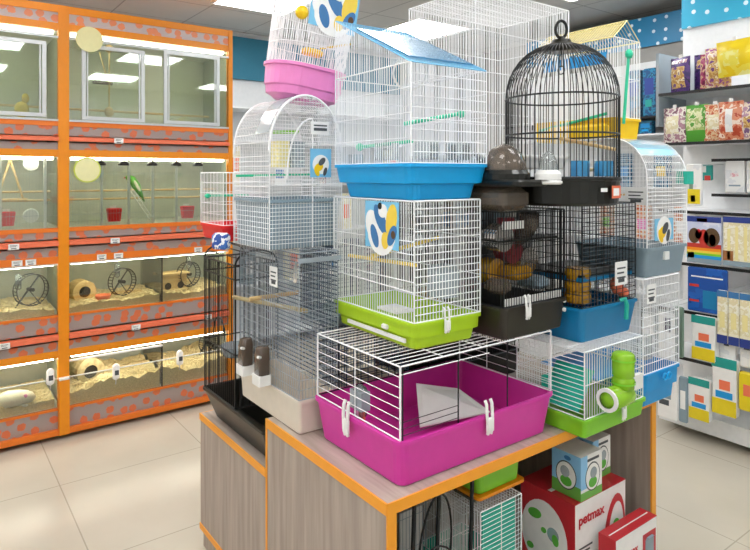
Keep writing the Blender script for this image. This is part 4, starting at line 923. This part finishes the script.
bag('treat_bag', 2.86, .555, 2.104, .085, .225, .05, 'pr_purple', 'dark purple bag between the golden window bag and the pink one', 'bag', G1, [(.2, .8, .6, .85, 'pr_goldmix', 'window')], .1)
bag('treat_bag', 2.79, .49, 2.104, .08, .21, .05, patchy('print_crimson', ['#7a1f4c', '#a83a68', '#d8b890', '#5c1840'], 30), 'crimson treat bag left of the mottled purple bag on the top shelf', 'bag', G1, [], .1)
bag('treat_bag', 2.76, .425, 2.104, .125, .235, .06, 'pr_purplegold', 'mottled purple and gold bag beside the big yellow bag', 'bag', G1, [(.2, .75, .2, .75, 'pr_goldmix', 'window')], -.1)
bag('treat_bag', 2.70, .30, 2.15, .17, .20, .06, 'pr_yellow', 'big bright yellow bag at the right end of the top shelf', 'bag', G1, [(.3, .75, .3, .7, patchy('print_pale_yellow', ['#f6ee8c', '#f4e658', '#fbf6c8'], 20), 'label')], -.15, -.1)
bag('treat_bag', 2.72, .15, 2.105, .13, .2, .06, 'pr_purplegold', 'purple bag right of the big yellow bag, at the photo edge', 'bag', G1, [])
bag('treat_bag', 2.78, .69, 1.795, .13, .215, .05, 'pr_w1', 'white and mauve treat bag at the left end of the second shelf', 'bag', G2, [(.2, .8, .25, .75, 'pr_cream', 'window')], -.2)
bag('treat_bag', 2.77, .55, 1.795, .12, .22, .05, mat('green_print', '#55a838', .4), 'green treat bag with a pale window on the second shelf', 'bag', G2, [(.12, .88, .3, .9, 'pr_green', 'window')], -.05)
bag('treat_bag', 2.77, .445, 1.795, .10, .215, .05, 'pr_orange', 'orange and cream treat bag right of the green one', 'bag', G2, [(.2, .8, .3, .7, 'pr_cream', 'window')], .1)
bag('treat_bag', 2.75, .35, 1.795, .11, .22, .05, patchy('print_brick', ['#b8482c', '#d88a68', '#f0dccc', '#a83c24'], 20), 'brick red treat bag with a pale middle on the second shelf', 'bag', G2, [(.35, .65, .2, .8, 'pr_white', 'label')], 0)
bag('treat_bag', 2.76, .235, 1.795, .12, .21, .05, patchy('print_mauve', ['#7c5a8c', '#e8d8c8', '#b890a8', '#ece8e4'], 24), 'purple and white treat bag at the right end of the second shelf', 'bag', G2, [(.2, .8, .3, .6, 'pr_goldmix', 'window')])
def packet(x, yc, z, w, h, label, m, parts=(), grp=None, th=.02, cat='packet', hook=True, rz=0):
    t = thing('packet', label, cat, (x, yc, z), rz, grp)
    q = MB(); q.rbox(-th/2, th/2, -w/2, w/2, 0, h, .006); q.build('pack_body', m, t)
    for nm, y0, y1, z0, z1, mm in parts:   # fractions of width (from left as seen) and height
        MB().box(-th/2-.0012, -th/2, w/2-y1*w, w/2-y0*w, z0*h, z1*h).build(nm, mm, t)
    if hook: q = MB(); q.bar((0, 0, h-.008), ((3.1 if x < 3.1 else 3.72)-x-.001, 0, h+.0), .002); q.build('hang_hook', 'alu', t)
    return t
M['red_print'] = mat('red_print', '#c8342c', .4); M['lilac'] = mat('lilac_print', '#c4c8e6', .4)
packet(2.74, .55, 1.41, .09, .25, 'yellow and grey packet at the left of the third row', 'pr_white', [('window', .1, .9, .05, .4, 'pk_yel'), ('emblem', .3, .6, .1, .25, 'ink'), ('stripe', .2, .45, .4, .8, 'greenpanel')])
packet(2.98, .60, 1.56, .09, .1, 'teal packet beside the curved white cage', 'pk_teal', [('label', .1, .6, .5, .9, 'tag'), ('foot_label', .5, .9, .0, .3, 'red_print')], hook=True) 
packet(2.97, .42, 1.488, .11, .19, 'white packet with a pink mark, left one on the short third bar', 'pr_white', [('mark', .3, .7, .5, .62, patchy('print_rose', ['#e4a8b0', '#f0e4e4', '#c87880'], 40)), ('text_line', .2, .8, .2, .25, 'greyblue')])
packet(2.97, .295, 1.488, .12, .19, 'white packet with black specks, right one on the short third bar', 'pr_white', [('mark', .2, .35, .8, .86, 'ink'), ('mark', .6, .75, .75, .81, 'ink'), ('mark', .5, .8, .4, .5, 'pr_cream')])
packet(2.97, .17, 1.488, .1, .19, 'white packet at the photo edge on the short third bar', 'pr_white')
d1 = packet(2.735, .49, 1.075, .195, .275, 'lilac packet with a picture of red dogs over rainbow stripes', 'pr_dogs', [('header_band', 0, 1, .88, 1, 'pk_dkblue'), ('red_logo', .3, .6, .89, .96, 'red_print'),
  ('orange_stripe', 0, 1, .27, .33, 'orange'), ('yellow_stripe', 0, 1, .22, .27, 'yellow2'), ('green_stripe', 0, 1, .17, .22, 'lime2'), ('blue_stripe', 0, 1, .10, .17, 'brightblue'), ('grey_stripe', 0, 1, 0, .10, 'greyblue'), ('price_label', .02, .22, .1, .22, 'tag'), ('red_ground', 0, 1, .33, .42, 'red_print')])
for cy, cz, a1, b1, m in ((.055, .16, .032, .045, 'darkwood'), (-.045, .155, .045, .055, 'darkwood'), (.0, .15, .03, .05, 'red_print'), (.03, .17, .02, .03, 'red'), (-.05, .14, .02, .035, 'red_print')): ellip(d1, 'printed_dog', m, (cy, cz), a1, b1, 'l', .0125)
packet(2.735, .305, 1.08, .155, .278, 'cream packet with blue header holding three pale sticks', 'pr_cream', [('header_band', 0, 1, .88, 1, 'pk_dkblue'), ('foot_band', 0, 1, 0, .1, 'greyblue'), ('stick', .15, .25, .12, .75, 'yellow_wire'), ('stick', .42, .52, .12, .8, 'yellow_wire'), ('stick', .72, .82, .12, .8, 'yellow_wire'), ('printed_dog', .0, .35, .1, .3, 'pbrown')])
packet(2.735, .17, 1.08, .1, .278, 'cream packet at the photo edge beside the one with three pale sticks', 'pr_cream', [('header_band', 0, 1, .88, 1, 'pk_dkblue')])
packet(2.74, .475, .785, .225, .262, 'large royal blue packet with a white swoosh in the fifth row', 'pr_blue', [('swoosh', .1, .9, .78, .81, 'tag'), ('red_logo', .05, .3, .56, .62, 'red_print'), ('pictured_pack', .4, .75, .1, .5, 'teal'), ('red_logo', .05, .3, .22, .27, 'red_print')])
for i, (y, lab) in enumerate(((.372, 'leftmost'), (.311, 'second'), (.252, 'third'), (.193, 'rightmost'))):
    packet(2.70, y, .638, .056, .30, lab+' tall cream stick packet with a blue header right of the royal blue packet', 'pr_cream', [('header_band', 0, 1, .88, 1, 'bird_blue'), ('foot_band', 0, 1, 0, .16, 'pk_dkblue'), ('print_block', .25, .75, .3, .6, 'yellow_wire')], 'tall cream stick packets')
def wipes(y, z, w, h, label, x=2.73):
    return packet(x, y, z, w, h, label, 'white', [('lid', -.02, 1.02, .84, 1.02, 'pk_teal'), ('yellow_foot', 0, 1, 0, .28, 'pk_yel'), ('red_print', .3, .75, .45, .62, 'salmon'), ('blue_band', .15, .85, .3, .42, 'brightblue')], 'yellow and white packs with teal lids', .05, 'pack', True)
wipes(.47, .52, .13, .25, 'white and yellow pack with teal lid above the two lower ones', 2.70); wipes(.36, .235, .13, .315, 'largest white and yellow pack with teal lid, lower right', 2.71)
wipes(.49, .17, .115, .235, 'small white and yellow pack with teal lid, lower left', 2.69); 
packet(2.71, .245, .29, .08, .21, 'yellow pack at the photo edge beside the largest teal lid pack', 'pk_yel', [('red_print', .3, .8, .4, .7, 'salmon')], th=.04, hook=True)
packet(2.74, .36, .52, .09, .2, 'white pack with grey print under the cream stick packets', 'pr_white', [('mark', .3, .6, .5, .6, 'ink')], th=.03, hook=True)
packet(2.74, .24, .52, .11, .2, 'pale speckled pack under the rightmost cream stick packet', 'pr_white', [('mark', .2, .5, .5, .6, 'ink'), ('mark', .6, .8, .2, .3, 'ink')], th=.03, hook=True)
packet(2.62, .765, .52, .10, .26, 'clear packet with white card beside the blue based white cage', 'clear', [('card', .1, .9, .1, .85, 'tag')], hook=True)
packet(2.60, .64, .49, .12, .32, 'clear packet with a purple print beside the upper teal lid pack', 'clear', [('card', .1, .9, .05, .9, 'tag'), ('purple_print', .35, .75, .55, .8, 'pr_purple')], hook=True)
packet(2.66, .60, .51, .05, .3, 'narrow teal packet behind the clear packet with purple print', 'greenpanel', [], hook=False)
packet(2.64, .66, .13, .12, .27, 'white packet with grey brush on the lowest row', 'tag', [('brush_picture', .2, .7, .45, .75, 'greyblue'), ('dark_handle', .1, .6, .3, .42, 'ink')], hook=False)
packet(2.66, .575, .13, .05, .27, 'pale blue packet on the lowest row beside the small teal lid pack', 'greyblue', [('label', .2, .8, .3, .7, 'tag')], hook=False)
G3 = 'blue packs on the far shelf'
for i, (y, w, z, h, l) in enumerate(((1.33, .10, 2.032, .36, 'left tall blue pack on the far shelf under the blue banner'), (1.21, .10, 2.032, .36, 'middle tall blue pack on the far shelf'), (1.08, .12, 2.032, .37, 'right tall blue pack on the far shelf next to the purple bags'),
    (1.36, .10, 1.902, .1, 'low dark blue pack left on the second far shelf'), (1.24, .10, 1.902, .1, 'low bright blue pack on the second far shelf'))):
    packet(3.44, y, z, w, h, l, 'pr_bluet', [('window', .15, .85, .45, .8, ['pr_blue', 'pk_dkblue', 'greyblue', 'ink', 'brightblue'][i]), ('label', .2, .7, .2, .35, ['teal', 'pk_teal', 'bird_blue', 'greyblue', 'sky'][i])], G3, .06, 'pack', False)
for i in range(5):
    packet(3.44, .97+i*.15, 1.502 if i % 2 else 1.102, .12, .26, ['first', 'second', 'third', 'fourth', 'fifth'][i]+' pack from the right on the lower far shelves, glimpsed through the cages', 'pr_bluet' if i % 2 else 'pr_orange', [('label', .2, .8, .3, .6, ['tag', 'yellow2', 'pink', 'brightblue', 'lime2'][i])], 'packs on the lower far shelves', .05, 'pack', False)
# pale shelving along the back wall
g3 = thing('shelf_unit', 'pale glass shelving along the back wall, right of the orange cabinets', 'shelving', (1.0, YB-.37, 0))
MB().box(0, 2.2, .33, .36, 0, 2.45).build('back_panel', 'wall', g3)
for x in (0, 1.1, 2.17): MB().box(x, x+.03, .0, .33, 0, 2.45).build('upright', 'alu', g3)
for z in (.12, .6, 1.05, 1.5, 1.9, 2.2): MB().box(.03, 2.17, .02, .33, z-.012, z).build('shelf', 'white_shelf', g3)
for i in range(14):
    x = 1.12+i*.15; z = (1.05, 1.5, .6)[i % 3]+.0005; h = .2+.05*((i*7) % 4)
    cs = [['tag', 'bird_blue'], ['pr_cream', 'salmon'], ['greyblue', 'tag'], ['pr_w1', 'yellow2']][i % 4]
    t = thing('pet_food_box', 'box of pet goods on the back wall shelving, seen blurred through cage wires', 'box', (x, YB-.33, z), 0, 'boxes on the back wall shelving')
    MB().box(-.055, .055, 0, .12, 0, h).build('carton', cs[0], t); MB().box(-.04, .04, -.001, 0, h*.3, h*.7).build('label', cs[1], t)

# ------------------------------------------------------------------ light, camera, view
w_ = bpy.data.worlds.new('World'); bpy.context.scene.world = w_; w_.use_nodes = True
w_.node_tree.nodes['Background'].inputs[0].default_value = (.9, .95, 1, 1); w_.node_tree.nodes['Background'].inputs[1].default_value = .3
cam = bpy.data.cameras.new('camera'); co = bpy.data.objects.new('camera', cam); COL.objects.link(co)
cam.lens = 610/750*36; cam.sensor_width = 36; cam.shift_y = -(275-174)/750; cam.clip_start = .02
co.location = (-.957, -1.241, 1.6); co.rotation_euler = (PI/2, 0, math.radians(53.5-90))
sc = bpy.context.scene; sc.camera = co
sc.view_settings.view_transform = 'Standard'; sc.view_settings.look = 'None'; sc.view_settings.gamma = 1; sc.view_settings.exposure = 0.0; sc.view_settings.use_curve_mapping = False
sc.cycles.max_bounces = 10; sc.cycles.transparent_max_bounces = 24; sc.cycles.use_denoising = True
